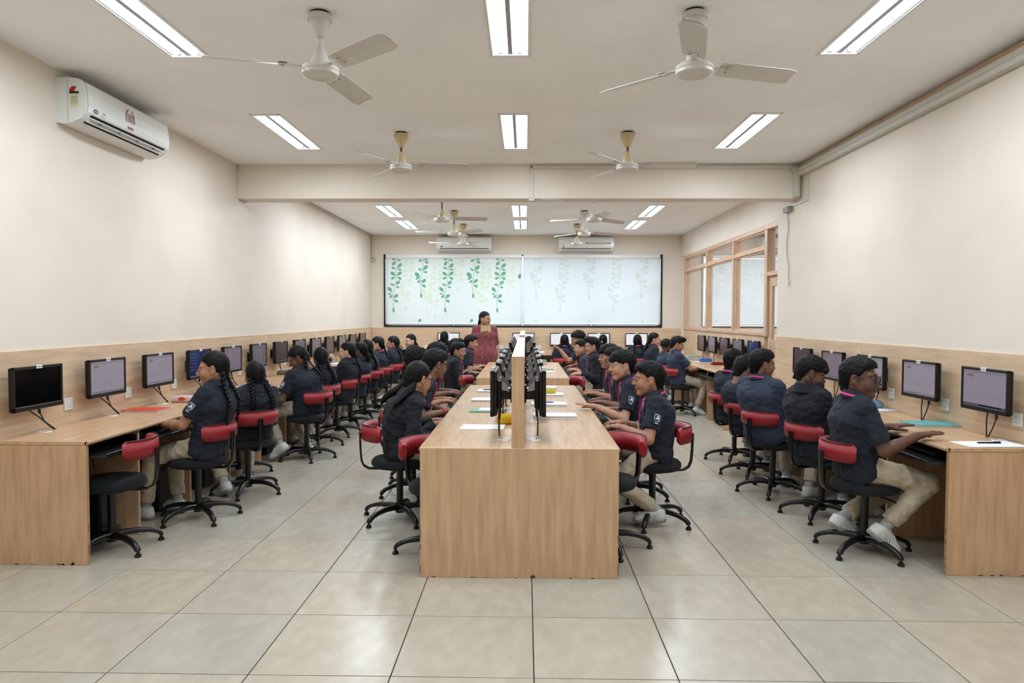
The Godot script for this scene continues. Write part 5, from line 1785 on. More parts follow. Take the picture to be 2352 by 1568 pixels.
func _job(i: int) -> void:
	var j: Array = jobs[i]
	var p: Array = j[1]
	match j[0]:
		"head": made[i] = head_net(p[0], p[1])
		"hand": made[i] = hand_net(p[0], p[1])
		"hair": made[i] = hair_net(p[0], p[1])
		"shoe": made[i] = shoe_net(p[0], p[1])
		"figure": made[i] = figure(p[0])

func head_net(cell: float, woman: bool) -> Array:
	var f := Field.new(Vector3(-0.1, -0.16, -0.135), Vector3(0.1, 0.135, 0.125), cell)
	f.ell(Vector3(0, 0.03, 0.014), Vector3(0.071, 0.084, 0.09), 0.02)
	f.ell(Vector3(0, -0.03, -0.026), Vector3(0.058, 0.078, 0.06), 0.025)
	for s in [-1.0, 1.0]:
		f.cone(Vector3(s * 0.05, -0.045, 0.005), Vector3(s * 0.02, -0.096, -0.056), 0.022, 0.018, 0.02)
		f.ell(Vector3(s * 0.036, -0.034, -0.052), Vector3(0.027, 0.032, 0.028), 0.02)
		f.cone(Vector3(s * 0.044, 0.022, -0.066), Vector3(s * 0.01, 0.018, -0.08), 0.01, 0.01, 0.016)
	f.ell(Vector3(0, -0.096, -0.062), Vector3(0.022, 0.017, 0.019), 0.018)
	f.cone(Vector3(0, -0.045, 0.018), Vector3(0, -0.15, 0.03), 0.047, 0.046, 0.025)
	for s in [-1.0, 1.0]:
		f.ell(Vector3(s * 0.031, 0.001, -0.092), Vector3(0.02, 0.0125, 0.014), 0.012, true)
		f.ell(Vector3(s * 0.031, 0.0, -0.0735), Vector3(0.0155, 0.0135, 0.0135), 0.005)
		f.ell(Vector3(s * 0.031, -0.001, -0.09), Vector3(0.0128, 0.0045, 0.02), 0.003, true)
	f.cone(Vector3(0, 0.012, -0.081), Vector3(0, -0.026, -0.1), 0.007, 0.011, 0.012)
	f.ell(Vector3(0, -0.029, -0.103), Vector3(0.0115, 0.01, 0.012), 0.006)
	for s in [-1.0, 1.0]:
		f.ell(Vector3(s * 0.0115, -0.033, -0.094), Vector3(0.0085, 0.0075, 0.01), 0.005)
	f.ell(Vector3(0, -0.059, -0.0825), Vector3(0.023, 0.0062, 0.0105), 0.005)
	f.ell(Vector3(0, -0.0695, -0.0805), Vector3(0.019, 0.0072, 0.0105), 0.004)
	f.cone(Vector3(-0.02, -0.0642, -0.092), Vector3(0.02, -0.0642, -0.092), 0.0001, 0.0001, 0.0001)
	for s in [-1.0, 1.0]:
		var b := Basis(Vector3(1, 0, 0), -0.15) * Basis(Vector3.UP, s * 0.35)
		f.ell(Vector3(s * 0.076, -0.006, 0.012), Vector3(0.008, 0.031, 0.0195), 0.006, false, b)
		f.ell(Vector3(s * 0.071, -0.032, 0.004), Vector3(0.008, 0.011, 0.011), 0.008)
		f.ell(Vector3(s * 0.087, -0.002, 0.010), Vector3(0.0085, 0.019, 0.011), 0.004, true, b)
	var a := f.nets()
	var col := PackedColorArray()
	for p: Vector3 in a[0]:
		var q := Color(1, 1, 1)
		var e := Vector2(p.x / 0.024, (p.y + 0.064) / 0.0125)
		if p.z < -0.08 and e.length() < 1.0: q = Color(0.86, 0.66, 0.64) if not woman else Color(0.8, 0.5, 0.5)
		col.append(q)
	a.append(col)
	return a

func hand_net(cell: float, curl: float) -> Array:
	# right hand: wrist at the origin, fingers along -z, palm down, thumb towards -x
	var f := Field.new(Vector3(-0.085, -0.075, -0.19), Vector3(0.06, 0.04, 0.045), cell)
	f.cone(Vector3(0, 0, 0.03), Vector3(0, 0, -0.01), 0.023, 0.023, 0.012)
	for i in 4:
		var x := [-0.027, -0.009, 0.009, 0.025][i] as float
		f.cone(Vector3(x * 0.55, 0, -0.012), Vector3(x, 0.003, -0.078 + absf(x + 0.006) * 0.25), 0.0165, 0.0125, 0.012)
	var ln := [[0.036, 0.022, 0.019], [0.04, 0.026, 0.02], [0.037, 0.024, 0.02], [0.029, 0.018, 0.017]]
	for i in 4:
		var x := [-0.029, -0.0095, 0.0095, 0.027][i] as float
		var p := Vector3(x, 0.002, -0.08 + absf(x + 0.006) * 0.25)
		var yaw := (-0.13 + 0.085 * i) * (1.4 if curl < 0.3 else 1.0)
		var bend: float = curl * [0.35, 0.3, 0.38, 0.5][i] - 0.1
		for j in 3:
			var dir := Vector3(sin(yaw), -sin(bend), -cos(bend) * cos(yaw)).normalized()
			var q: Vector3 = p + dir * ln[i][j]
			f.cone(p, q, 0.0093 - j * 0.0012 - (0.001 if i == 3 else 0.0), 0.0085 - j * 0.0012 - (0.001 if i == 3 else 0.0), 0.0035)
			p = q
			bend += curl * [0.75, 0.6, 0.5][j]
	var t0 := Vector3(-0.018, -0.006, -0.02)
	var t1 := Vector3(-0.044, -0.014, -0.05)
	var t2 := Vector3(-0.053, -0.02 - curl * 0.006, -0.08)
	var t3 := Vector3(-0.05, -0.026 - curl * 0.012, -0.104)
	f.cone(t0, t1, 0.0165, 0.0125, 0.01)
	f.cone(t1, t2, 0.0115, 0.0102, 0.004)
	f.cone(t2, t3, 0.0098, 0.0082, 0.003)
	return f.nets()

func hair_net(cell: float, kind: String) -> Array:
	var f := Field.new(Vector3(-0.115, -0.12, -0.13), Vector3(0.115, 0.16, 0.145), cell)
	var girl := kind == "girl" or kind == "woman"
	var r := Vector3(0.0765, 0.0905, 0.0985) if girl else Vector3(0.081, 0.094, 0.101)
	if kind == "curly": r += Vector3(0.014, 0.014, 0.014)
	if kind == "crop" : r -= Vector3(0.003, 0.002, 0.003)
	f.ell(Vector3(0, 0.034, 0.016), r, 0.01)
	if not girl:
		f.ell(Vector3(0, 0.075, -0.03), Vector3(0.062, 0.045, 0.062) * (1.0 if kind != "crop" else 0.93), 0.02)
		if kind == "fringe":
			f.ell(Vector3(0.012, 0.05, -0.072), Vector3(0.062, 0.03, 0.03), 0.015, false, Basis(Vector3.RIGHT, 0.4))
		if kind == "wavy":
			f.ell(Vector3(0.01, 0.1, -0.055), Vector3(0.052, 0.034, 0.05), 0.02)
	f.cone(Vector3(0, -0.02, 0.06), Vector3(0, -0.065, 0.062), 0.05, 0.036 if girl else 0.04, 0.02)
	# keep what lies above the hairline
	for z in f.nz:
		for y in f.ny:
			var idx := (z * f.ny + y) * f.nx
			var pz := f.o.z + z * cell
			var py := f.o.y + y * cell
			for x in f.nx:
				var px := absf(f.o.x + x * cell)
				var line: float
				if pz < -0.045: line = 0.062 - clampf((px - 0.03) * 0.5, 0.0, 0.02)
				elif pz < -0.012: line = lerpf(0.052, 0.012, (pz + 0.045) / 0.033)
				elif pz < 0.03: line = lerpf(0.012, 0.026, minf(1.0, (pz + 0.012) / 0.02))
				elif pz < 0.05: line = lerpf(0.026, -0.045, (pz - 0.03) / 0.02)
				else: line = -0.078 if not girl else -0.07
				if kind == "fringe" and pz < -0.03: line = 0.03 + 0.012 * sin(px * 160.0)
				if kind == "sides":
					if pz > -0.03 and py < 0.05: line = maxf(line, 0.0)
				if kind == "curly" and pz < -0.03: line -= 0.008
				if girl and pz >= 0.022: line = minf(line, -0.03)
				var b := (line - py) * 0.75
				if d_at(f, idx) < b: f.d[idx] = b
				idx += 1
	var nz := FastNoiseLite.new()
	nz.seed = 5
	nz.frequency = 1.0
	nz.fractal_octaves = 3
	if girl: f.ripple(nz, 0.002, Vector3(90, 22, 22))
	elif kind == "curly": f.ripple(nz, 0.013, Vector3(60, 60, 60))
	else: f.ripple(nz, 0.0055, Vector3(75, 45, 30))
	return f.nets()

static func d_at(f: Field, i: int) -> float:
	return f.d[i]

func shoe_net(cell: float, sole: bool) -> Array:
	# ankle joint at the origin, toes towards -z
	var f := Field.new(Vector3(-0.07, -0.1, -0.2), Vector3(0.07, 0.05, 0.095), cell)
	if sole:
		f.cone(Vector3(0, -0.06, 0.035), Vector3(0.004, -0.062, -0.12), 0.034, 0.041, 0.02)
		f.ell(Vector3(0.004, -0.055, -0.13), Vector3(0.043, 0.03, 0.05), 0.02)
		f.plane(Vector3(0, 1, 0), Vector3(0, -0.058, 0))
		f.plane(Vector3(0, -1, 0), Vector3(0, -0.085, 0))
	else:
		f.cone(Vector3(0, -0.045, 0.03), Vector3(0, 0.0, 0.02), 0.034, 0.035, 0.02)
		f.cone(Vector3(0, -0.035, 0.0), Vector3(0.003, -0.05, -0.11), 0.04, 0.034, 0.03)
		f.cone(Vector3(0.004, -0.058, -0.09), Vector3(0.004, -0.06, -0.135), 0.04, 0.034, 0.02)
		f.cone(Vector3(0, 0.0, -0.01), Vector3(0, -0.02, -0.07), 0.03, 0.026, 0.03)
		f.plane(Vector3(0, -1, 0), Vector3(0, -0.074, 0))
		f.plane(Vector3(0, 1, 0.25).normalized(), Vector3(0, 0.018, 0))
	return f.nets()

# ---- one figure
# every bone: [a, b, ra, rb, k] and, where cut, [.., cut normal, cut point]
static func shell(p: Vector3, bones: Array) -> float:
	var e := 1.0
	for b in bones:
		var ab: Vector3 = b[1] - b[0]
		var t := clampf((p - b[0]).dot(ab) / maxf(1e-9, ab.length_squared()), 0.0, 1.0)
		var q: float = (p - b[0] - ab * t).length() - lerpf(b[2], b[3], t)
		var k: float = b[4]
		var h := k - absf(e - q)
		e = minf(e, q) - (h * h * 0.25 / k if h > 0.0 else 0.0)
	return e

static func bounds(bones: Array) -> Array:
	var lo := Vector3(9, 9, 9)
	var hi := -lo
	for b in bones:
		for i in 2:
			var r: Vector3 = Vector3.ONE * (b[2 + i] + 0.03)
			lo = lo.min(b[i] - r)
			hi = hi.max(b[i] + r)
	return [lo, hi]

static func joint(a: Vector3, c: Vector3, l1: float, l2: float, pole: Vector3) -> Array:
	var d := c - a
	var n := clampf(d.length(), absf(l1 - l2) + 0.01, (l1 + l2) * 0.995)
	d = d.normalized()
	var x := (l1 * l1 - l2 * l2 + n * n) / (2.0 * n)
	var y := sqrt(maxf(0.0, l1 * l1 - x * x))
	var side := (pole - d * pole.dot(d)).normalized()
	return [a + d * x + side * y, a + d * n]

static func meshed(bones: Array, cell: float, noise: FastNoiseLite, amp: float, sc: Vector3, off: Vector3, planes := []) -> Array:
	var b := bounds(bones)
	var f := Field.new(b[0], b[1], cell)
	for q in bones:
		if q.size() > 5: f.cone(q[0], q[1], q[2], q[3], q[4], q[5], q[6])
		else: f.cone(q[0], q[1], q[2], q[3], q[4])
	for p in planes: f.plane(p[0], p[1])
	if amp > 0.0: f.ripple(noise, amp, sc, off)
	return f.nets()

# joints in the figure's own frame: facing -z, floor at y = 0
func rig(q: Dictionary) -> Dictionary:
	var r := {}
	var turn := deg_to_rad(q.turn)
	var base := Transform3D(Basis(Vector3.UP, turn), Vector3(q.at.x, 0, q.at.y))
	var inv := base.affine_inverse()
	r.base = base
	var stand: bool = q.get("stand", false)
	var hd: Vector3 = inv * q.head
	var hip := Vector3(0, 0.555, 0.035) if not stand else Vector3(0, 0.84, 0.02)
	hip += q.get("hip", Vector3.ZERO)
	if not stand: hip.z += clampf(hd.z * 0.4, -0.04, 0.05)
	var axis := (hd - hip).normalized()
	var neck := hd - (axis + Vector3.UP).normalized() * 0.112 + Vector3(0, 0, 0.03)
	var w: float = q.get("wide", 1.0)
	var tw: float = deg_to_rad(q.get("twist", 0.0))
	var x := Vector3(cos(tw), 0, -sin(tw))
	var fw := Vector3(-sin(tw), 0, -cos(tw))
	var slump: float = q.get("slump", 0.025)
	r.hip = hip; r.neck = neck; r.x = x; r.fw = fw; r.w = w
	r.waist = hip.lerp(neck, 0.33) - fw * slump * 0.8
	r.chest = hip.lerp(neck, 0.66) - fw * slump
	r.top = hip.lerp(neck, 0.9)
	var hb := Basis(Vector3.UP, deg_to_rad(q.get("yaw", 0.0))) * Basis(Vector3.RIGHT, deg_to_rad(-q.get("pitch", 5.0))) * Basis(Vector3.BACK, deg_to_rad(q.get("roll", 0.0)))
	var hs: float = q.get("size", 1.0) * 1.055
	r.head = Transform3D(hb.scaled(Vector3(hs, hs, hs)), hd)
	r.hb = hb
	for s in [-1.0, 1.0]:
		var k := "l" if s < 0 else "r"
		var sh: Vector3 = r.top + x * s * 0.142 * w + Vector3(0, -0.02, 0)
		var target: Vector3
		if q.has(k + "hand_at"): target = inv * (q[k + "hand_at"] as Vector3)
		else: target = q.get(k + "hand", Vector3(s * 0.105, 0.715, -0.215))
		var pole: Vector3 = q.get(k + "pole", Vector3(s * 0.55, -0.75, 0.45))
		var e := joint(sh, target, 0.262 * q.get("arm", 1.0), 0.235 * q.get("arm", 1.0), pole)
		r[k + "sh"] = sh; r[k + "el"] = e[0]; r[k + "wr"] = e[1]
		var hp: Vector3 = hip + x * s * 0.078 * w + Vector3(0, -0.005, 0)
		var an: Vector3 = q.get(k + "foot", Vector3(s * 0.1, 0.085, -0.30)) if not stand else Vector3(s * 0.1, 0.085, 0.0)
		var kn := joint(hp, an, 0.385, 0.395, Vector3(s * 0.22, 0.6, -1.0) if not stand else Vector3(0, 0, -1))
		r[k + "hp"] = hp; r[k + "kn"] = kn[0]; r[k + "an"] = kn[1]
	var up: Vector3 = (neck - hip).normalized()
	r.up = up
	# clothes
	var b: Array = []
	var j: bool = q.top == "jacket"
	var fat := 0.012 if j else 0.0
	for s in [-1.0, 1.0]:
		var k := "l" if s < 0 else "r"
		var hp: Vector3 = hip + x * s * 0.078 * w
		var wa: Vector3 = r.waist + x * s * 0.068 * w
		var ch: Vector3 = r.chest + x * s * 0.074 * w
		var tp: Vector3 = r.top + x * s * 0.06 * w
		var deep: float = q.get("deep", 1.0)
		b.append([hp + Vector3(0, -0.03, 0), wa, 0.108 * deep + fat, 0.092 * deep + fat, 0.05])
		b.append([wa, ch, 0.092 * deep + fat, 0.098 * deep + fat, 0.05])
		b.append([ch, tp - up * 0.02, 0.098 * deep + fat, 0.07 + fat, 0.05])
		b.append([tp - x * s * 0.02 + up * 0.012, r[k + "sh"] + Vector3(0, 0.0, 0), 0.052 + fat, 0.056 + fat, 0.035])
	b.append([hip + Vector3(0, -0.03, 0), r.waist, 0.106 * q.get("deep", 1.0) + fat, 0.093 * q.get("deep", 1.0) + fat, 0.05])
	b.append([r.waist, r.chest, 0.093 * q.get("deep", 1.0) + fat, 0.101 * q.get("deep", 1.0) + fat, 0.05])
	b.append([r.chest, r.top, 0.101 * q.get("deep", 1.0) + fat, 0.066 + fat, 0.05])
	r.torso = b.duplicate()
	for s in [-1.0, 1.0]:
		var k := "l" if s < 0 else "r"
		var sh: Vector3 = r[k + "sh"]
		var el: Vector3 = r[k + "el"]
		var wr: Vector3 = r[k + "wr"]
		if j:
			b.append([sh, el, 0.06, 0.053, 0.03])
			var cut: Vector3 = el.lerp(wr, 0.93)
			b.append([el, el.lerp(wr, 1.0), 0.053, 0.042, 0.02, (wr - el).normalized(), cut])
		else:
			var part: float = q.get("sleeve", 0.74)
			var cut: Vector3 = sh.lerp(el, part)
			b.append([sh, sh.lerp(el, part + 0.1), 0.058 * (0.5 + 0.5 * w), 0.062, 0.03, (el - sh).normalized(), cut])
	r.shirt = b
	return r

func figure(q: Dictionary) -> Dictionary:
	var r := rig(q)
	var cell: float = q.cell
	var stand: bool = q.get("stand", false)
	var off := Vector3(q.at.x, q.at.y, 0) * 7.0
	var hip: Vector3 = r.hip
	var out := {"rig": r}
	# skin: neck, chest core, arms in one field; head and hands have finer grids of their own
	var k: Array = []
	var hd: Transform3D = r.head
	k.append([r.chest, r.neck - r.up * 0.01, 0.05, 0.045, 0.03])
	k.append([r.neck - r.up * 0.03, hd * Vector3(0, -0.07, 0.018), 0.05, 0.046, 0.03])
	for s in ["l", "r"]:
		k.append([r.top, r[s + "sh"], 0.042, 0.04, 0.03])
		k.append([r[s + "sh"], r[s + "el"], 0.042 * q.get("limb", 1.0), 0.036 * q.get("limb", 1.0), 0.02])
		k.append([r[s + "el"], (r[s + "el"] as Vector3).lerp(r[s + "wr"], 0.35), 0.036 * q.get("limb", 1.0), 0.037 * q.get("limb", 1.0), 0.015])
		k.append([(r[s + "el"] as Vector3).lerp(r[s + "wr"], 0.35), r[s + "wr"], 0.037 * q.get("limb", 1.0), 0.0245, 0.015])
	var skin := [meshed(k, minf(cell, 0.014), wrinkle, 0.0, Vector3.ONE, off)]
	var near: bool = q.near
	skin.append(moved(lib["head0" if near else "head1"], hd) if q.get("kind", "") != "woman" else moved(lib["head_woman"], hd))
	for s in ["l", "r"]:
		var wr: Vector3 = r[s + "wr"]
		var el: Vector3 = r[s + "el"]
		var fore := (wr - el).normalized()
		var dir: Vector3 = q.get(s + "dir", Vector3(0, -0.12, -1))
		dir = (dir.normalized() * 0.75 + fore * 0.45).normalized()
		var up: Vector3 = q.get(s + "back", Vector3.UP)
		var side := dir.cross(up).normalized()
		var bs := Basis(side, side.cross(dir).normalized(), -dir)
		var pose: String = q.get(s + "pose", "type")
		skin.append(moved(lib[pose + ("0" if near else "1") + s], Transform3D(bs.scaled(Vector3.ONE * q.get("hand", 0.95)), wr)))
	out.skin = skin
	# shirt
	var pl: Array = []
	if not stand:
		pl.append([Vector3(0, -0.86, -0.5).normalized() if q.top != "jacket" else Vector3(0, -0.93, -0.36).normalized(), hip + Vector3(0, -0.052 if q.top != "jacket" else -0.075, -0.04)])
		out.shirt = meshed(r.shirt, cell, wrinkle, 0.0085 if q.top != "jacket" else 0.0125, Vector3(11, 19, 11), off, pl)
	else:
		var b: Array = r.shirt.duplicate()
		for s in [-1.0, 1.0]:
			b.append([hip + r.x * s * 0.08, Vector3(r.x.x * s * 0.12, 0.42, 0.02), 0.135, 0.15, 0.06])
		pl.append([Vector3(0, -1, 0), Vector3(0, 0.42, 0)])
		out.shirt = meshed(b, cell, wrinkle, 0.012, Vector3(14, 2.5, 14), off, pl)
	# trousers
	var t: Array = []
	var lg: float = q.get("leg", 1.0)
	for s in ["l", "r"]:
		var hp: Vector3 = r[s + "hp"]
		var kn: Vector3 = r[s + "kn"]
		var an: Vector3 = r[s + "an"]
		t.append([hip + Vector3(0, -0.03, -0.015), hp + Vector3(0, -0.02, -0.015), 0.078, 0.078, 0.03])
		t.append([hp, kn, 0.085 * lg, 0.062 * lg, 0.03])
		t.append([kn, kn.lerp(an, 1.0), 0.06 * lg, 0.052 * lg, 0.012, (an - kn).normalized(), kn.lerp(an, 0.86)])
	out.trousers = meshed(t, cell, wrinkle, 0.0085, Vector3(15, 20, 15), off, [] if stand else [[Vector3(0, -1, 0), Vector3(0, -0.3, 0)]])
	return out

func patch(bones: Array, c: Vector3, nrm: Vector3, up: Vector3, w: float, h: float, gap := 0.006, n := 6) -> Geo:
	var g := geo()
	var x := up.cross(nrm).normalized()
	var y := nrm.cross(x).normalized()
	var pt: Array = []
	for j in n + 1:
		for i in n + 1:
			var p := c + x * (float(i) / n - 0.5) * w + y * (0.5 - float(j) / n) * h + nrm * 0.12
			for s in 24:
				var e := shell(p, bones) - gap
				if e < 0.0006: break
				p -= nrm * minf(e, 0.03)
			pt.append(p)
	for j in n:
		for i in n:
			var a: Vector3 = pt[j * (n + 1) + i]; var b: Vector3 = pt[j * (n + 1) + i + 1]
			var cc: Vector3 = pt[(j + 1) * (n + 1) + i + 1]; var d: Vector3 = pt[(j + 1) * (n + 1) + i]
			g.quad(a, b, cc, d, nrm, Vector2(i, j) / n, Vector2(i + 1, j) / n, Vector2(i + 1, j + 1) / n, Vector2(i, j + 1) / n)
	return g

func out_of(bones: Array, p: Vector3, dir: Vector3, gap: float) -> Vector3:
	for s in 30:
		var e := shell(p, bones) - gap
		if e >= 0.0: break
		p += dir * maxf(-e, 0.002)
	return p

func plait(path: Array, r0: float, r1: float) -> Geo:
	var g := geo()
	var cur := Curve3D.new()
	for p in path: cur.add_point(p)
	var len := cur.get_baked_length()
	var s := 0.0
	var i := 0
	var tail := len * 0.82
	while s < tail:
		var f := s / len
		var r := lerpf(r0, r1, f)
		var p := cur.sample_baked(s)
		var t := (cur.sample_baked(minf(len, s + 0.01)) - cur.sample_baked(maxf(0, s - 0.01))).normalized()
		var side := t.cross(Vector3(0.3, 0.1, 1.0)).normalized()
		var lean := (t + side * (0.75 if i % 2 == 0 else -0.75)).normalized()
		var z := lean.cross(side.cross(t)).normalized()
		var b := Basis(z, lean, z.cross(lean))
		g.ell(p + side * r * (0.42 if i % 2 == 0 else -0.42), Vector3(r * 0.72, r * 1.5, r * 0.95), 6, 8, b)
		s += r * 0.95
		i += 1
	var tl: Array = []
	var tr: Array = []
	for e in 6:
		var f := lerpf(tail, len, e / 5.0)
		tl.append(cur.sample_baked(f))
		tr.append(r1 * [1.0, 0.6, 1.0, 1.1, 0.8, 0.15][e])
	g.tube(tl, tr, 9)
	return g

func bunch(path: Array, r: Array) -> Geo:
	var g := geo()
	g.tube(path, r, 12)
	for e in 5:
		var pp: Array = []
		var rr: Array = []
		for i in path.size():
			var a := TAU * e / 5.0 + i * 0.3
			pp.append(path[i] + Vector3(cos(a), 0, sin(a)) * r[i] * 0.55)
			rr.append(maxf(0.002, r[i] * 0.55))
		g.tube(pp, rr, 8)
	return g

func spectacles(m: Material, size: float, parent: Node3D, hx: Transform3D) -> void:
	var g := geo()
	for s in [-1.0, 1.0]:
		var ring: Array = []
		for i in 25:
			var a := TAU * i / 24.0
			ring.append(Vector3(s * 0.033 + 0.024 * size * cos(a), -0.003 + 0.0195 * size * sin(a), -0.102 - 0.004 * cos(a) * s * -1.0))
		g.tube(ring, 0.0021 * size, 6)
		g.tube([Vector3(s * 0.057, 0.004, -0.099), Vector3(s * 0.074, 0.006, -0.085), Vector3(s * 0.08, 0.012, 0.0), Vector3(s * 0.079, 0.0, 0.03)], 0.002 * size, 6)
	g.tube([Vector3(-0.01, 0.001, -0.104), Vector3(0, 0.004, -0.107), Vector3(0.01, 0.001, -0.104)], 0.0018 * size, 6)
	var o := put("eyeglasses", g, m, parent, hx)
	g = geo()
	for s in [-1.0, 1.0]:
		for i in 20:
			var a0 := TAU * i / 20.0
			var a1 := TAU * (i + 1) / 20.0
			var c := Vector3(s * 0.033, -0.003, -0.102)
			g.tri(c, c + Vector3(0.023 * cos(a0), 0.0188 * sin(a0), 0) * size, c + Vector3(0.023 * cos(a1), 0.0188 * sin(a1), 0) * size, Vector3.FORWARD, Vector3.FORWARD, Vector3.FORWARD)
	put("lens", g, mat.lens, o)

func face_parts(parent: Node3D, hx: Transform3D, near: bool) -> void:
	if not proto.has("eye"):
		var a := geo()
		a.ell(Vector3.ZERO, Vector3(0.0125, 0.0125, 0.0125), 10, 14)
		var b := geo()
		b.ell(Vector3(0, -0.0005, -0.0078), Vector3(0.0084, 0.0084, 0.0052), 8, 12)
		var c := geo()
		for s in [-1.0, 1.0]:
			c.tube([Vector3(s * 0.014, 0.021, -0.0865), Vector3(s * 0.024, 0.0265, -0.0855), Vector3(s * 0.037, 0.026, -0.0785), Vector3(s * 0.049, 0.02, -0.0665)], [0.0028, 0.0036, 0.003, 0.0014], 6, 0.6)
		var l := geo()
		for s in [-1.0, 1.0]:
			l.tube([Vector3(s * 0.0185, 0.0025, -0.085), Vector3(s * 0.026, 0.0062, -0.0882), Vector3(s * 0.036, 0.0062, -0.0878), Vector3(s * 0.045, 0.0015, -0.082)], [0.0008, 0.0014, 0.0014, 0.001], 5)
		proto["eye"] = [a.mesh(), b.mesh(), c.mesh(), l.mesh()]
	for s in [-1.0, 1.0]:
		var o := put("eye", proto.eye[0], mat.eye_white, parent, hx * Transform3D(Basis(), Vector3(s * 0.031, -0.0008, -0.0742)))
		put("iris", proto.eye[1], mat.iris, o, Transform3D(Basis(Vector3.UP, 0.0), Vector3.ZERO))
	put("eyebrows", proto.eye[2], mat.hair, parent, hx)
	if near: put("eyelashes", proto.eye[3], mat.hair, parent, hx)

func crest(kind: int) -> StandardMaterial3D:
	var key := "crest%d" % kind
	if mat.has(key): return mat[key]
	var im := Image.create(96, 120, false, Image.FORMAT_RGB8)
	var bg := Color(0.060, 0.078, 0.128)
	im.fill(bg)
	var wh := Color(0.78, 0.82, 0.88)
	for y in 120:
		for x in 96:
			var px := (x - 48.0) / 40.0
			var py := (y - 46.0) / 44.0
			if kind == 0:
				# shield with an animal's head, a word below
				var w := 0.92 if py < 0.2 else 0.92 * sqrt(maxf(0.0, 1.0 - pow((py - 0.2) / 0.82, 2.0)))
				var inside := absf(px) < w and py > -0.95 + 0.12 * absf(px)
				var inner := absf(px) < w - 0.13 and py > -0.62 and py < 0.9
				var band := inside and py < -0.66
				var beast := Vector2(px + 0.05, py - 0.02).length() < 0.5 and not (Vector2(px + 0.42, py + 0.16).length() < 0.26) and not (Vector2(px - 0.08, py - 0.42).length() < 0.2)
				var mane := px > 0.1 and px < 0.56 and py > -0.42 and py < 0.62 and int((py + 2.0) * 9.0 + px * 5.0) % 3 != 0
				if (inside and not inner and not band) or (band and int(px * 14.0 + 40.0) % 2 == 0) or (inner and (beast or mane)): im.set_pixel(x, y, wh)
				if y > 100 and y < 112 and absf(px) < 0.55 and int(px * 15.0 + 40.0) % 3 != 0: im.set_pixel(x, y, wh)
			else:
				var q := absf(px) < 0.75 and absf(py) < 0.9 and Vector2(px / 0.85, py / 1.0).length() < 1.0
				var ring := Vector2(px / 0.85, py).length()
				if (ring < 0.98 and ring > 0.86) or (q and ring < 0.75 and (absf(absf(px) - 0.38) < 0.09 or absf(px) < 0.06) and absf(py) < 0.5) or (q and absf(absf(py) - 0.26) < 0.06 and absf(px) < 0.4): im.set_pixel(x, y, wh)
				if y > 104 and y < 114 and absf(px) < 0.3 and int(px * 15.0 + 40.0) % 3 != 0: im.set_pixel(x, y, wh)
	var m := paint(key, Color.WHITE, 0.85)
	m.albedo_texture = ImageTexture.create_from_image(im)
	m.texture_repeat = false
	return m

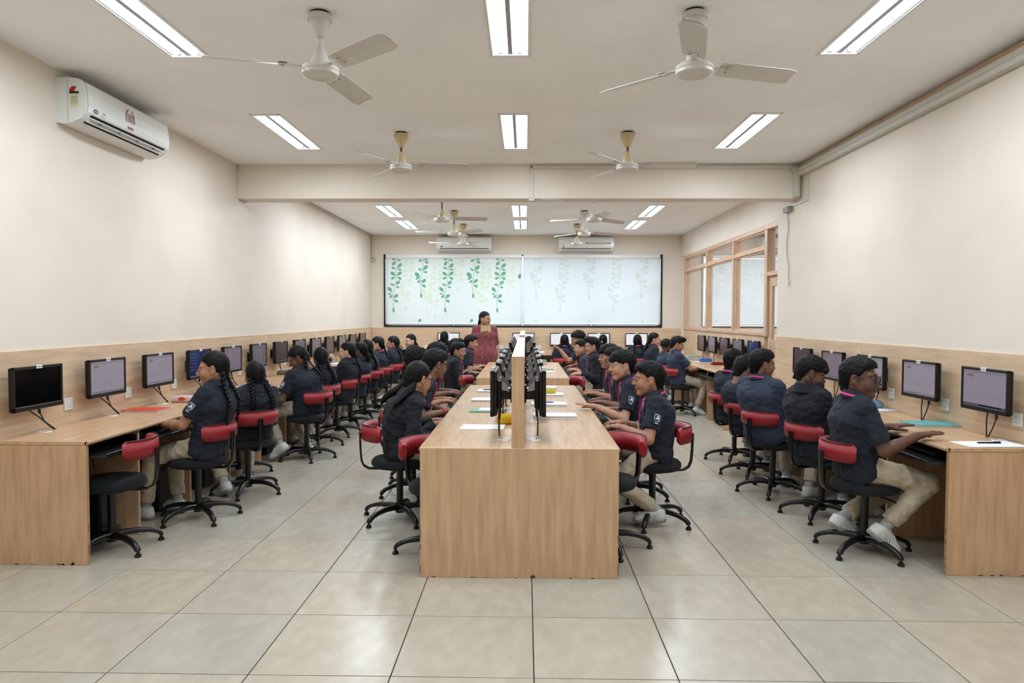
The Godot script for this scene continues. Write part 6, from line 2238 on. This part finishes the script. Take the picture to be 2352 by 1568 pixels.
func dress(q: Dictionary, f: Dictionary) -> void:
	var r: Dictionary = f.rig
	var near: bool = q.near
	var t := thing("person", q.label, "person", r.base.origin, q.turn, q.get("group", ""))
	var sk: Material = mat["skin%d" % q.skin]
	var m := ArrayMesh.new()
	for s in f.skin: add_net(m, s)
	put("body", m, sk, t)
	var woman: bool = q.get("kind", "") == "woman"
	var cloth: Material = mat[q.get("cloth", "navy" if q.top == "polo" else "navy_dark")]
	put("kurta" if woman else ("jacket" if q.top == "jacket" else "polo_shirt"), net_mesh(f.shirt), cloth, t)
	put("trousers", net_mesh(f.trousers), mat[q.get("legs", "khaki")], t)
	var hx: Transform3D = r.head
	face_parts(t, hx, near)
	# collar
	var nk: Vector3 = r.neck
	var g := geo()
	var fr: Array = []
	var up: Vector3 = (r.up + Vector3(0, 0.35, -0.12)).normalized()
	var fw: Vector3 = (r.fw - up * r.fw.dot(up)).normalized()
	var sd := fw.cross(up)
	if not woman:
		var open := 0.42 if q.top == "polo" else 0.3
		for i in 25:
			var a := lerpf(open, TAU - open, i / 24.0)
			var outw := (fw * cos(a) + sd * sin(a)).normalized()
			var dip := -0.03 * pow(maxf(0.0, cos(a)), 2.0)
			fr.append(Transform3D(Basis(outw, up, outw.cross(up)), nk + up * 0.006 + outw * (0.058 if q.top == "polo" else 0.066) * Vector2(cos(a) * 1.05, sin(a)).length() + up * dip))
		var cs: Array = []
		for p in ([[0.0, -0.016], [-0.002, 0.024], [0.004, 0.031], [0.010, 0.026], [0.03, -0.012], [0.027, -0.018], [0.018, -0.008], [0.008, 0.008], [0.006, -0.014]] if q.top == "polo" else [[0.0, -0.03], [-0.006, 0.026], [0.006, 0.038], [0.018, 0.03], [0.046, -0.026], [0.04, -0.034], [0.022, -0.012], [0.01, -0.02]]):
			cs.append(Vector2(p[0], p[1]))
		g.sweep(cs, fr, false, false)
		put("collar", g, cloth, t)
		if q.get("hood", false):
			g = geo()
			g.ell(nk - fw * 0.075 - up * 0.06, Vector3(0.095, 0.07, 0.04), 10, 16, Basis(sd, up, -fw))
			g.ell(nk - fw * 0.06 - up * 0.015, Vector3(0.085, 0.03, 0.045), 8, 16, Basis(sd, up, -fw))
			put("hood", g, cloth, t)
	# hair
	var hk: String = q.hair
	put("hair", lib["hair_" + ("girl" if hk in ["plaits", "plait", "pony", "ponies"] else hk) + ("0" if near else "1")], mat.hair, t, hx)
	var bones: Array = r.torso
	if hk in ["plaits", "plait", "pony", "ponies", "woman"]:
		if hk != "woman":
			g = geo()
			var pp: Array = []
			for i in 14:
				var a := lerpf(-0.75, 2.05, i / 13.0)
				pp.append(Vector3(0, 0.034 + cos(a) * 0.0908, 0.016 + sin(a) * 0.0988))
			g.tube(pp, 0.0016, 5)
			put("parting", g, mat.parting, t, hx)
		var sides: Array = [-1.0, 1.0] if hk in ["plaits", "ponies"] else [0.0]
		for s in sides:
			var fwd: float = q.get("braid_front", 0.0) if s == q.get("braid_side", 9.0) else 0.0
			var st: Vector3 = hx * (Vector3(s * 0.052, -0.035, 0.07) if s != 0.0 else Vector3(0, -0.02, 0.1))
			var path: Array = [st]
			var ln: float = q.get("braid", 0.36)
			for i in range(1, 7):
				var k := i / 6.0
				var p := st + Vector3(s * (0.03 * sin(k * 2.0) + (0.055 * k if hk == "ponies" else 0.0)), -ln * k, 0.03 * sin(k * 3.0) - fwd * k)
				p = out_of(bones, p, Vector3(0, 0.15, 1.0 if fwd <= 0.0 else -1.0).normalized(), 0.02)
				path.append(p)
			if hk in ["plaits", "plait"]: put("plait", plait(path, 0.02, 0.012), mat.hair, t)
			else: put("ponytail", bunch(path, [0.016, 0.028, 0.032, 0.03, 0.025, 0.017, 0.005]), mat.hair, t)
			if q.get("tie", false):
				g = geo()
				g.ell(st, Vector3(0.02, 0.012, 0.02), 6, 12)
				put("hair_tie", g, mat.sticker, t)
	# lanyard over the shoulders, card at its end
	if q.get("lanyard", false):
		var mid := nk.lerp(r.chest, 0.95) + fw * 0.1
		var card: Vector3 = r.waist.lerp(r.chest, q.get("card", 0.25))
		card = out_of(bones, card + fw * 0.06, fw, 0.012)
		for s in [-1.0, 1.0]:
			var pp: Array = []
			var nn: Array = []
			var a1 := PI * 0.34
			var front: Vector3 = nk - up * 0.004 + fw * cos(a1) * 0.088 + sd * s * sin(a1) * 0.08
			for i in 19:
				var k := i / 18.0
				var p: Vector3
				var o: Vector3
				if k < 0.4:
					var b := lerpf(PI, a1, k / 0.4)
					o = (fw * cos(b) + sd * s * sin(b) + up * 0.7).normalized()
					p = nk + up * (0.016 - 0.02 * k / 0.4) + (fw * cos(b) * 1.05 + sd * s * sin(b)) * 0.082
				else:
					var e := (k - 0.4) / 0.6
					p = front.lerp(card + Vector3(0, 0.045, 0) + sd * s * 0.006, e)
					p = out_of(r.torso, p, fw, 0.008)
					o = (fw + up * 0.3 * (1.0 - e) + sd * s * 0.5 * (1.0 - e)).normalized()
				pp.append(p)
				nn.append(o)
			g = geo()
			g.strap(pp, nn, 0.015, 0.0022)
			put("lanyard", g, mat.lanyard, t)
		g = geo()
		g.xf = Transform3D(Basis(sd, up, -fw), card + fw * 0.004)
		g.box(Vector3(0, -0.01, 0), Vector3(0.055, 0.086, 0.003), 0.001)
		g.box(Vector3(0, 0.042, 0), Vector3(0.012, 0.02, 0.005), 0.001)
		put("id_card", g, mat.id_card, t)
	if near and q.top == "polo":
		if q.get("arm_badge", true):
			var sh: Vector3 = r.lsh
			var el: Vector3 = r.lel
			var ax := (el - sh).normalized()
			var nn: Vector3 = (-r.x * 1.0 - r.fw * q.get("badge_turn", 0.25))
			nn = (nn - ax * nn.dot(ax)).normalized()
			put("arm_badge", patch(r.shirt, sh.lerp(el, 0.46), nn, -ax, 0.062, 0.08), crest(0), t)
		if q.get("chest_badge", false):
			put("chest_badge", patch(r.torso, r.chest + r.up * 0.06 - r.x * 0.075, r.fw, r.up, 0.06, 0.085), crest(1), t)
	if q.has("glasses"): spectacles(mat[q.glasses], 1.1 if q.glasses == "lens_frame" else 0.95, t, hx)
	if q.get("earring", false):
		for s in [-1.0, 1.0]:
			g = geo()
			g.ell(Vector3(s * 0.08, -0.036, 0.004), Vector3(0.0035, 0.0045, 0.0035), 6, 8)
			put("earring", g, mat.gold, t, hx)
	if q.get("headphones", false):
		g = geo()
		var pp: Array = []
		for i in 13:
			var a := lerpf(-2.0, 2.0, i / 12.0)
			pp.append(nk + up * 0.03 - fw * cos(a) * 0.08 + sd * sin(a) * 0.085)
		g.tube(pp, 0.008, 8)
		for s in [-1.0, 1.0]: g.ell(nk + up * 0.02 + fw * 0.05 + sd * s * 0.075, Vector3(0.022, 0.036, 0.034), 8, 14, Basis(sd, up, -fw))
		put("headphones", g, mat.black_matte, t)
	if q.get("band", false):
		g = geo()
		var ring: Array = []
		var wr: Vector3 = r.rwr
		var ax: Vector3 = (r.rel - r.rwr).normalized()
		var u1 := ax.cross(Vector3.UP).normalized()
		var u2 := ax.cross(u1)
		for i in 17: ring.append(wr + ax * 0.03 + (u1 * cos(TAU * i / 16.0) + u2 * sin(TAU * i / 16.0)) * 0.029)
		g.tube(ring, 0.009, 7)
		put("wrist_band", g, mat.orange_cover, t)
	if woman:
		put("yoke", patch(r.torso, r.chest + r.up * 0.05, r.fw, r.up, 0.18, 0.25, 0.034, 9), mat.yoke, t)
		g = geo()
		var pp: Array = []
		for i in 17:
			var a := TAU * i / 16.0
			pp.append(nk + up * (0.004 - 0.04 * maxf(0.0, cos(a))) + fw * cos(a) * 0.07 + sd * sin(a) * 0.066)
		g.tube(pp, 0.002, 5)
		put("necklace", g, mat.gold, t)
	# socks and shoes
	for s in ["l", "r"]:
		var an: Vector3 = r[s + "an"]
		var kn: Vector3 = r[s + "kn"]
		if not woman:
			g = geo()
			var dn := (an - kn).normalized()
			g.tube([an - dn * 0.12, an - dn * 0.05, an + dn * 0.01], [0.041, 0.037, 0.036], 14)
			put("sock", g, mat.sock, t)
		var pitch: float = deg_to_rad(q.get(s + "tip", 0.0))
		var yaw: float = deg_to_rad(q.get(s + "toe", 8.0 if s == "l" else -8.0))
		var xf := Transform3D(Basis(Vector3.UP, yaw) * Basis(Vector3.RIGHT, pitch), an)
		var o := put("shoe", lib["upper" + ("0" if near else "1")], mat.shoe_white if not woman else mat.brass_rust, t, xf)
		if near and not woman:
			if not proto.has("stripes"):
				g = geo()
				for e in [-1.0, 1.0]:
					for i in 4:
						g.tube([Vector3(e * 0.0375, -0.014, -0.014 - i * 0.017), Vector3(e * 0.0415, -0.035, -0.026 - i * 0.017), Vector3(e * 0.043, -0.056, -0.036 - i * 0.017)], 0.0024, 5)
				g.tube([Vector3(-0.036, -0.045, -0.105), Vector3(-0.02, -0.027, -0.112), Vector3(0.004, -0.02, -0.115), Vector3(0.026, -0.028, -0.112), Vector3(0.042, -0.046, -0.105)], 0.0022, 5)
				proto["stripes"] = g.mesh()
			put("side_stripe", proto.stripes, mat.sole, o)
		put("sole", lib["sole" + ("0" if near else "1")], mat.sole, o)
		if near and not woman:
			if not proto.has("laces"):
				g = geo()
				for i in 4:
					var z := -0.03 - i * 0.017
					var y := 0.016 - i * 0.0085
					g.tube([Vector3(-0.022, y - 0.006, z), Vector3(-0.008, y + 0.001, z - 0.004), Vector3(0.008, y + 0.001, z - 0.004), Vector3(0.022, y - 0.006, z)], 0.0026, 5)
				for e in [-1.0, 1.0]:
					g.tube([Vector3(0, 0.018, -0.03), Vector3(e * 0.02, 0.024, -0.035), Vector3(e * 0.032, 0.006, -0.045), Vector3(e * 0.012, 0.012, -0.035)], 0.002, 5)
				proto["laces"] = g.mesh()
			put("laces", proto.laces, mat.sock, o)

func build_people() -> void:
	wrinkle = FastNoiseLite.new()
	wrinkle.seed = 77
	wrinkle.frequency = 1.0
	wrinkle.fractal_octaves = 2
	var list := [["head0", "head", [0.0042, false]], ["head1", "head", [0.0068, false]], ["head_woman", "head", [0.006, true]], ["type0r", "hand", [0.0036, 0.62]], ["flat0r", "hand", [0.0036, 0.16]], ["point0r", "hand", [0.0036, 0.9]], ["type1r", "hand", [0.0055, 0.62]], ["flat1r", "hand", [0.0055, 0.16]]]
	for h in ["short", "fringe", "crop", "girl"]: list.append(["hair_%s0" % h, "hair", [0.0052, h]])
	for h in ["short", "fringe", "curly", "sides", "wavy", "girl", "woman", "crop"]: list.append(["hair_%s1" % h, "hair", [0.0078, h]])
	list.append(["hair_curly0", "hair", [0.0052, "curly"]])
	for e in [["upper0", 0.006, false], ["sole0", 0.006, true], ["upper1", 0.009, false], ["sole1", 0.009, true]]: list.append([e[0], "shoe", [e[1], e[2]]])
	var todo: Array = []
	for l in list: todo.append([l[1], l[2]])
	var res := run_jobs(todo)
	for i in list.size():
		var k: String = list[i][0]
		if k.begins_with("hair") or k.begins_with("upper") or k.begins_with("sole"): lib[k] = net_mesh(res[i])
		else: lib[k] = res[i]
	for p in ["type0", "flat0", "point0", "type1", "flat1"]: lib[p + "l"] = mirrored(lib[p + "r"])
	lib["point1r"] = lib["flat1r"]; lib["point1l"] = lib["flat1l"]
	var people := PEOPLE()
	todo = []
	for q in people:
		q["near"] = q.at.y > -8.2
		q["cell"] = 0.0125 if q.at.y > -6.3 else (0.0145 if q.near else 0.018)
		todo.append(["figure", [q]])
	res = run_jobs(todo)
	for i in people.size(): dress(people[i], res[i])

# ---------------------------------------------------------------- who sits where
func PEOPLE() -> Array:
	var a: Array = []
	var add := func(label: String, at: Vector2, turn: float, head: Vector3, look: float, pitch: float, skin: int, top: String, hair: String, more := {}):
		var q := {"label": label, "at": at, "turn": turn, "head": head, "yaw": wrapf(look - turn, -180.0, 180.0), "pitch": pitch, "skin": skin, "top": top, "hair": hair}
		q.merge(more, true)
		a.append(q)
	# bench under the air conditioner: girls, facing the wall
	add.call("girl in a navy polo with two long plaits typing below the air conditioner", Vector2(-2.43, -5.18), 82.0, Vector3(-2.30, 1.117, -5.16), 104.0, 4.0, 1, "polo", "plaits", {"braid": 0.40, "lfoot": Vector3(-0.1, 0.085, -0.36), "rfoot": Vector3(0.12, 0.085, -0.25), "lhand": Vector3(-0.13, 0.715, -0.21), "wide": 0.94, "braid_side": -1.0, "badge_turn": -0.1})
	add.call("girl in a dark jacket seen from behind, a plait over each shoulder", Vector2(-2.36, -5.95), 42.0, Vector3(-2.30, 0.998, -5.97), 36.0, 6.0, 2, "jacket", "plaits", {"braid": 0.3, "wide": 0.98, "size": 0.98, "lfoot": Vector3(-0.2, 0.11, 0.02), "ltip": -22.0})
	add.call("girl in a navy polo bowing her head over the keyboard, legs drawn aside", Vector2(-2.31, -7.41), 62.0, Vector3(-2.38, 1.064, -7.36), 100.0, 30.0, 3, "polo", "plaits", {"braid": 0.28, "braid_side": -1.0, "braid_front": 0.02, "lfoot": Vector3(-0.25, 0.17, -0.12), "ltip": -32.0, "ltoe": 40.0, "rfoot": Vector3(0.05, 0.11, -0.02), "earring": true, "wide": 1.04, "slump": 0.045, "cloth": "navy", "lhand": Vector3(-0.17, 0.715, -0.24), "badge_turn": -0.1})
	add.call("girl with a pale hair parting seen from behind, beyond the bowed girl", Vector2(-2.42, -8.17), 55.0, Vector3(-2.39, 1.017, -8.20), 30.0, 6.0, 2, "polo", "plaits", {"braid": 0.36, "cloth": "navy_dark", "wide": 0.94})
	add.call("girl in profile in a dark hooded jacket with one thin plait", Vector2(-2.39, -8.90), 80.0, Vector3(-2.26, 1.053, -8.90), 96.0, 2.0, 4, "jacket", "plait", {"braid": 0.42, "wide": 0.95})
	add.call("girl in a navy polo with a short low ponytail, fourth from the corner", Vector2(-2.40, -9.67), 70.0, Vector3(-2.28, 1.027, -9.67), 82.0, 4.0, 3, "polo", "pony", {"braid": 0.16, "wide": 0.95})
	add.call("girl in dark navy with a long thick plait hanging down her back", Vector2(-2.37, -10.38), 70.0, Vector3(-2.34, 1.037, -10.38), 55.0, 4.0, 2, "polo", "plait", {"braid": 0.44, "cloth": "navy_dark", "wide": 0.95})
	add.call("girl in glasses and navy polo in profile beside a pink bag", Vector2(-2.36, -11.05), 75.0, Vector3(-2.33, 1.062, -11.05), 98.0, 2.0, 4, "polo", "plait", {"glasses": "grey_metal", "braid": 0.24, "lanyard": true, "wide": 0.92})
	add.call("girl in a hooded navy jacket in profile near the window wall corner", Vector2(-2.33, -11.82), 75.0, Vector3(-2.23, 1.047, -11.82), 98.0, 3.0, 1, "jacket", "plaits", {"hood": true, "cloth": "navy", "braid": 0.28, "lanyard": true})
	add.call("girl in the corner with her hand raised to her chin", Vector2(-2.20, -12.75), 92.0, Vector3(-2.09, 1.058, -12.78), 132.0, 2.0, 4, "jacket", "pony", {"rhand_at": Vector3(-2.22, 0.93, -12.68), "rdir": Vector3(0.0, 0.9, -0.4), "rpole": Vector3(0.5, -1.0, 0.0), "braid": 0.2})
	# front island, side towards the air conditioner
	add.call("girl with two loose ponytails and glasses at the front island", Vector2(-0.93, -5.20), -74.0, Vector3(-0.79, 1.043, -5.20), -44.0, 14.0, 1, "jacket", "ponies", {"glasses": "lens_frame", "earring": true, "braid": 0.2, "lanyard": true, "wide": 1.04, "rhand": Vector3(0.12, 0.715, -0.24), "lhand": Vector3(-0.06, 0.715, -0.28), "slump": 0.05})
	add.call("boy with an orange wrist band behind the girl with ponytails", Vector2(-0.95, -5.95), -90.0, Vector3(-0.76, 1.10, -5.95), -50.0, 12.0, 2, "polo", "short", {"band": true, "lanyard": true, "slump": 0.05, "glasses": "lens_frame", "rhand": Vector3(0.13, 0.72, -0.30), "arm_badge": false, "limb": 0.92})
	add.call("curly haired boy looking across the front island", Vector2(-1.00, -6.66), -90.0, Vector3(-1.01, 1.07, -6.66), -96.0, 2.0, 1, "polo", "curly", {"arm_badge": false})
	add.call("boy with straight black hair at the front island's far end", Vector2(-1.02, -7.40), -90.0, Vector3(-0.93, 1.105, -7.40), -48.0, 6.0, 2, "polo", "short", {"arm_badge": false})
	# rear island, same side
	add.call("boy in a dark jacket with a lanyard at the rear island", Vector2(-0.98, -9.84), -88.0, Vector3(-0.94, 1.024, -9.84), -98.0, 5.0, 1, "jacket", "short", {"lanyard": true, "wide": 1.05, "rhand": Vector3(0.12, 0.72, -0.27)})
	add.call("boy with glasses half hidden behind the jacketed boy", Vector2(-0.98, -10.58), -90.0, Vector3(-1.04, 1.046, -10.58), -84.0, 6.0, 2, "polo", "wavy", {"cloth": "navy_worn", "lanyard": true, "glasses": "grey_metal"})
	add.call("boy in profile just in front of the standing teacher", Vector2(-0.95, -11.30), -90.0, Vector3(-0.87, 1.085, -11.30), -84.0, 3.0, 1, "polo", "short", {"lanyard": true, "rhand": Vector3(0.12, 0.72, -0.27)})
	# front island, side towards the trunking wall
	add.call("boy with a pink lanyard and white arm badge at the island's near corner", Vector2(0.93, -5.17), 88.0, Vector3(0.89, 1.055, -5.15), 86.0, 2.0, 1, "polo", "short", {"lanyard": true, "chest_badge": true, "lhand": Vector3(-0.12, 0.715, -0.24), "wide": 1.04, "deep": 1.06, "lfoot": Vector3(-0.12, 0.12, 0.02), "lpole": Vector3(-0.9, -0.6, 0.8), "limb": 1.1})
	add.call("boy reaching one flat hand onto the island top", Vector2(0.93, -5.93), 88.0, Vector3(0.81, 1.099, -5.93), 94.0, 3.0, 0, "polo", "fringe", {"lanyard": true, "chest_badge": true, "lhand_at": Vector3(0.56, 0.782, -5.70), "lpose": "flat", "ldir": Vector3(0.0, -0.02, -1), "arm": 1.08, "lpole": Vector3(-0.5, -1.0, 0.2)})
	add.call("boy mostly hidden behind the reaching boy", Vector2(0.93, -6.66), 90.0, Vector3(0.835, 1.094, -6.66), 98.0, 4.0, 2, "polo", "short", {"lanyard": true, "chest_badge": true})
	add.call("boy with a thin serious face at the island's fourth place", Vector2(0.93, -7.40), 90.0, Vector3(0.87, 1.094, -7.40), 102.0, 3.0, 1, "polo", "fringe", {"lanyard": true, "chest_badge": true})
	# rear island, same side
	add.call("boy in glasses and a dark jacket at the rear island", Vector2(0.97, -9.84), 90.0, Vector3(0.92, 1.097, -9.84), 92.0, 2.0, 0, "jacket", "wavy", {"glasses": "lens_frame", "lanyard": true, "wide": 1.05})
	add.call("short cropped boy between the jacketed boy and the pointing boy", Vector2(0.97, -10.58), 90.0, Vector3(0.83, 1.04, -10.58), 88.0, 2.0, 0, "polo", "crop", {"lanyard": true, "cloth": "navy_worn"})
	add.call("tall boy stretching out his arm to point", Vector2(0.97, -11.32), 90.0, Vector3(0.83, 1.146, -11.32), 108.0, 10.0, 1, "polo", "curly", {"lhand_at": Vector3(0.54, 0.985, -11.18), "ldir": Vector3(0, 0.5, -1), "lpose": "point", "lpole": Vector3(-0.3, -1.0, 0.3), "lanyard": true})
	# bench on the trunking wall
	add.call("boy in black framed glasses resting both hands on the bench", Vector2(2.18, -4.56), -88.0, Vector3(2.13, 1.118, -4.55), -128.0, 1.0, 3, "polo", "crop", {"glasses": "lens_frame", "lanyard": true, "rhand_at": Vector3(2.41, 0.782, -4.37), "rdir": Vector3(0.05, -0.04, -1), "rpose": "flat", "lhand_at": Vector3(2.40, 0.782, -4.72), "lpose": "flat", "ldir": Vector3(0.2, -0.04, -1), "rfoot": Vector3(0.12, 0.185, -0.06), "rtip": -38.0, "lfoot": Vector3(-0.1, 0.19, 0.1), "ltip": -28.0, "arm_badge": false, "arm": 1.05, "rpole": Vector3(0.35, -1.0, 0.15), "lpole": Vector3(-0.35, -1.0, 0.15), "limb": 1.04, "leg": 1.06, "size": 1.06, "wide": 0.97, "sleeve": 0.82})
	add.call("boy in a dark jacket with black headphones round his neck", Vector2(2.24, -5.36), -72.0, Vector3(2.12, 1.092, -5.30), -98.0, 20.0, 3, "jacket", "fringe", {"headphones": true, "lanyard": true, "wide": 1.0})
	add.call("broad boy in a faded navy polo seen from behind", Vector2(2.12, -6.08), -60.0, Vector3(2.01, 1.106, -6.05), -80.0, 3.0, 2, "polo", "short", {"cloth": "navy_worn", "wide": 1.16, "deep": 1.12, "rfoot": Vector3(0.27, 0.085, -0.12), "arm_badge": false, "limb": 1.12, "lanyard": true, "slump": 0.04})
	add.call("small boy leaning forward beside the broad boy", Vector2(2.16, -6.74), -62.0, Vector3(2.06, 1.008, -6.72), -62.0, 22.0, 2, "polo", "short", {"arm_badge": false, "slump": 0.07, "rfoot": Vector3(0.2, 0.085, -0.1)})
	add.call("boy with thick hair beyond the leaning boy", Vector2(2.20, -7.47), -60.0, Vector3(2.17, 1.045, -7.45), -58.0, 4.0, 2, "polo", "fringe", {"arm_badge": false, "lanyard": true})
	# bench below the glass partition
	add.call("wavy haired boy looking down at his keyboard below the glass", Vector2(2.44, -11.03), -80.0, Vector3(2.35, 1.079, -11.03), -92.0, 18.0, 1, "polo", "wavy", {"cloth": "navy_worn", "rhand": Vector3(0.13, 0.715, -0.28), "rfoot": Vector3(0.13, 0.1, -0.18), "rtip": -15.0})
	add.call("boy with shaved sides half behind the wavy haired boy", Vector2(2.44, -11.76), -80.0, Vector3(2.33, 1.014, -11.76), -62.0, 8.0, 3, "polo", "sides", {"cloth": "navy_worn"})
	add.call("girl with glasses and a low ponytail in profile near the far corner", Vector2(2.30, -12.80), -80.0, Vector3(2.32, 1.096, -12.80), -102.0, 3.0, 0, "polo", "pony", {"glasses": "grey_metal", "braid": 0.24})
	# bench along the window wall, backs to the room
	add.call("girl in navy facing the window wall bench beside the teacher", Vector2(-1.57, -13.72), 0.0, Vector3(-1.58, 1.086, -13.75), -8.0, 5.0, 2, "polo", "ponies", {"braid": 0.14})
	add.call("student leaning to work behind the rear partition", Vector2(0.05, -13.72), -20.0, Vector3(0.06, 0.99, -13.80), -25.0, 15.0, 2, "polo", "short", {"slump": 0.06})
	add.call("girl with two loose bunches and a pink neck strap at the window wall", Vector2(0.73, -13.72), 0.0, Vector3(0.75, 1.035, -13.75), 2.0, 5.0, 2, "polo", "ponies", {"braid": 0.17, "lanyard": true})
	add.call("girl with a white hair tie facing the window wall", Vector2(1.50, -13.72), 0.0, Vector3(1.50, 1.037, -13.75), -18.0, 5.0, 2, "polo", "pony", {"tie": true, "braid": 0.2, "cloth": "navy_worn", "lanyard": true})
	add.call("girl with two thin plaits facing the window wall", Vector2(2.16, -13.72), 0.0, Vector3(2.16, 1.039, -13.75), 0.0, 5.0, 2, "polo", "plaits", {"braid": 0.26, "lanyard": true})
	# the teacher
	add.call("woman in a maroon printed kurta standing behind the rear island", Vector2(-0.72, -12.5), -166.0, Vector3(-0.72, 1.465, -12.5), -122.0, 4.0, 1, "polo", "woman", {"kind": "woman", "stand": true, "wide": 1.12, "deep": 1.22, "lhand": Vector3(-0.235, 0.80, -0.02), "rhand": Vector3(0.235, 0.80, -0.02), "lpole": Vector3(-0.2, 0, 1), "rpole": Vector3(0.2, 0, 1), "ldir": Vector3(0, -1, -0.2), "rdir": Vector3(0, -1, -0.2), "lback": Vector3(-1, 0, 0), "rback": Vector3(1, 0, 0), "sleeve": 1.05, "cloth": "kurta", "legs": "brass_rust", "braid": 0.2, "earring": true, "arm_badge": false, "size": 1.03, "arm": 1.04})
	return a
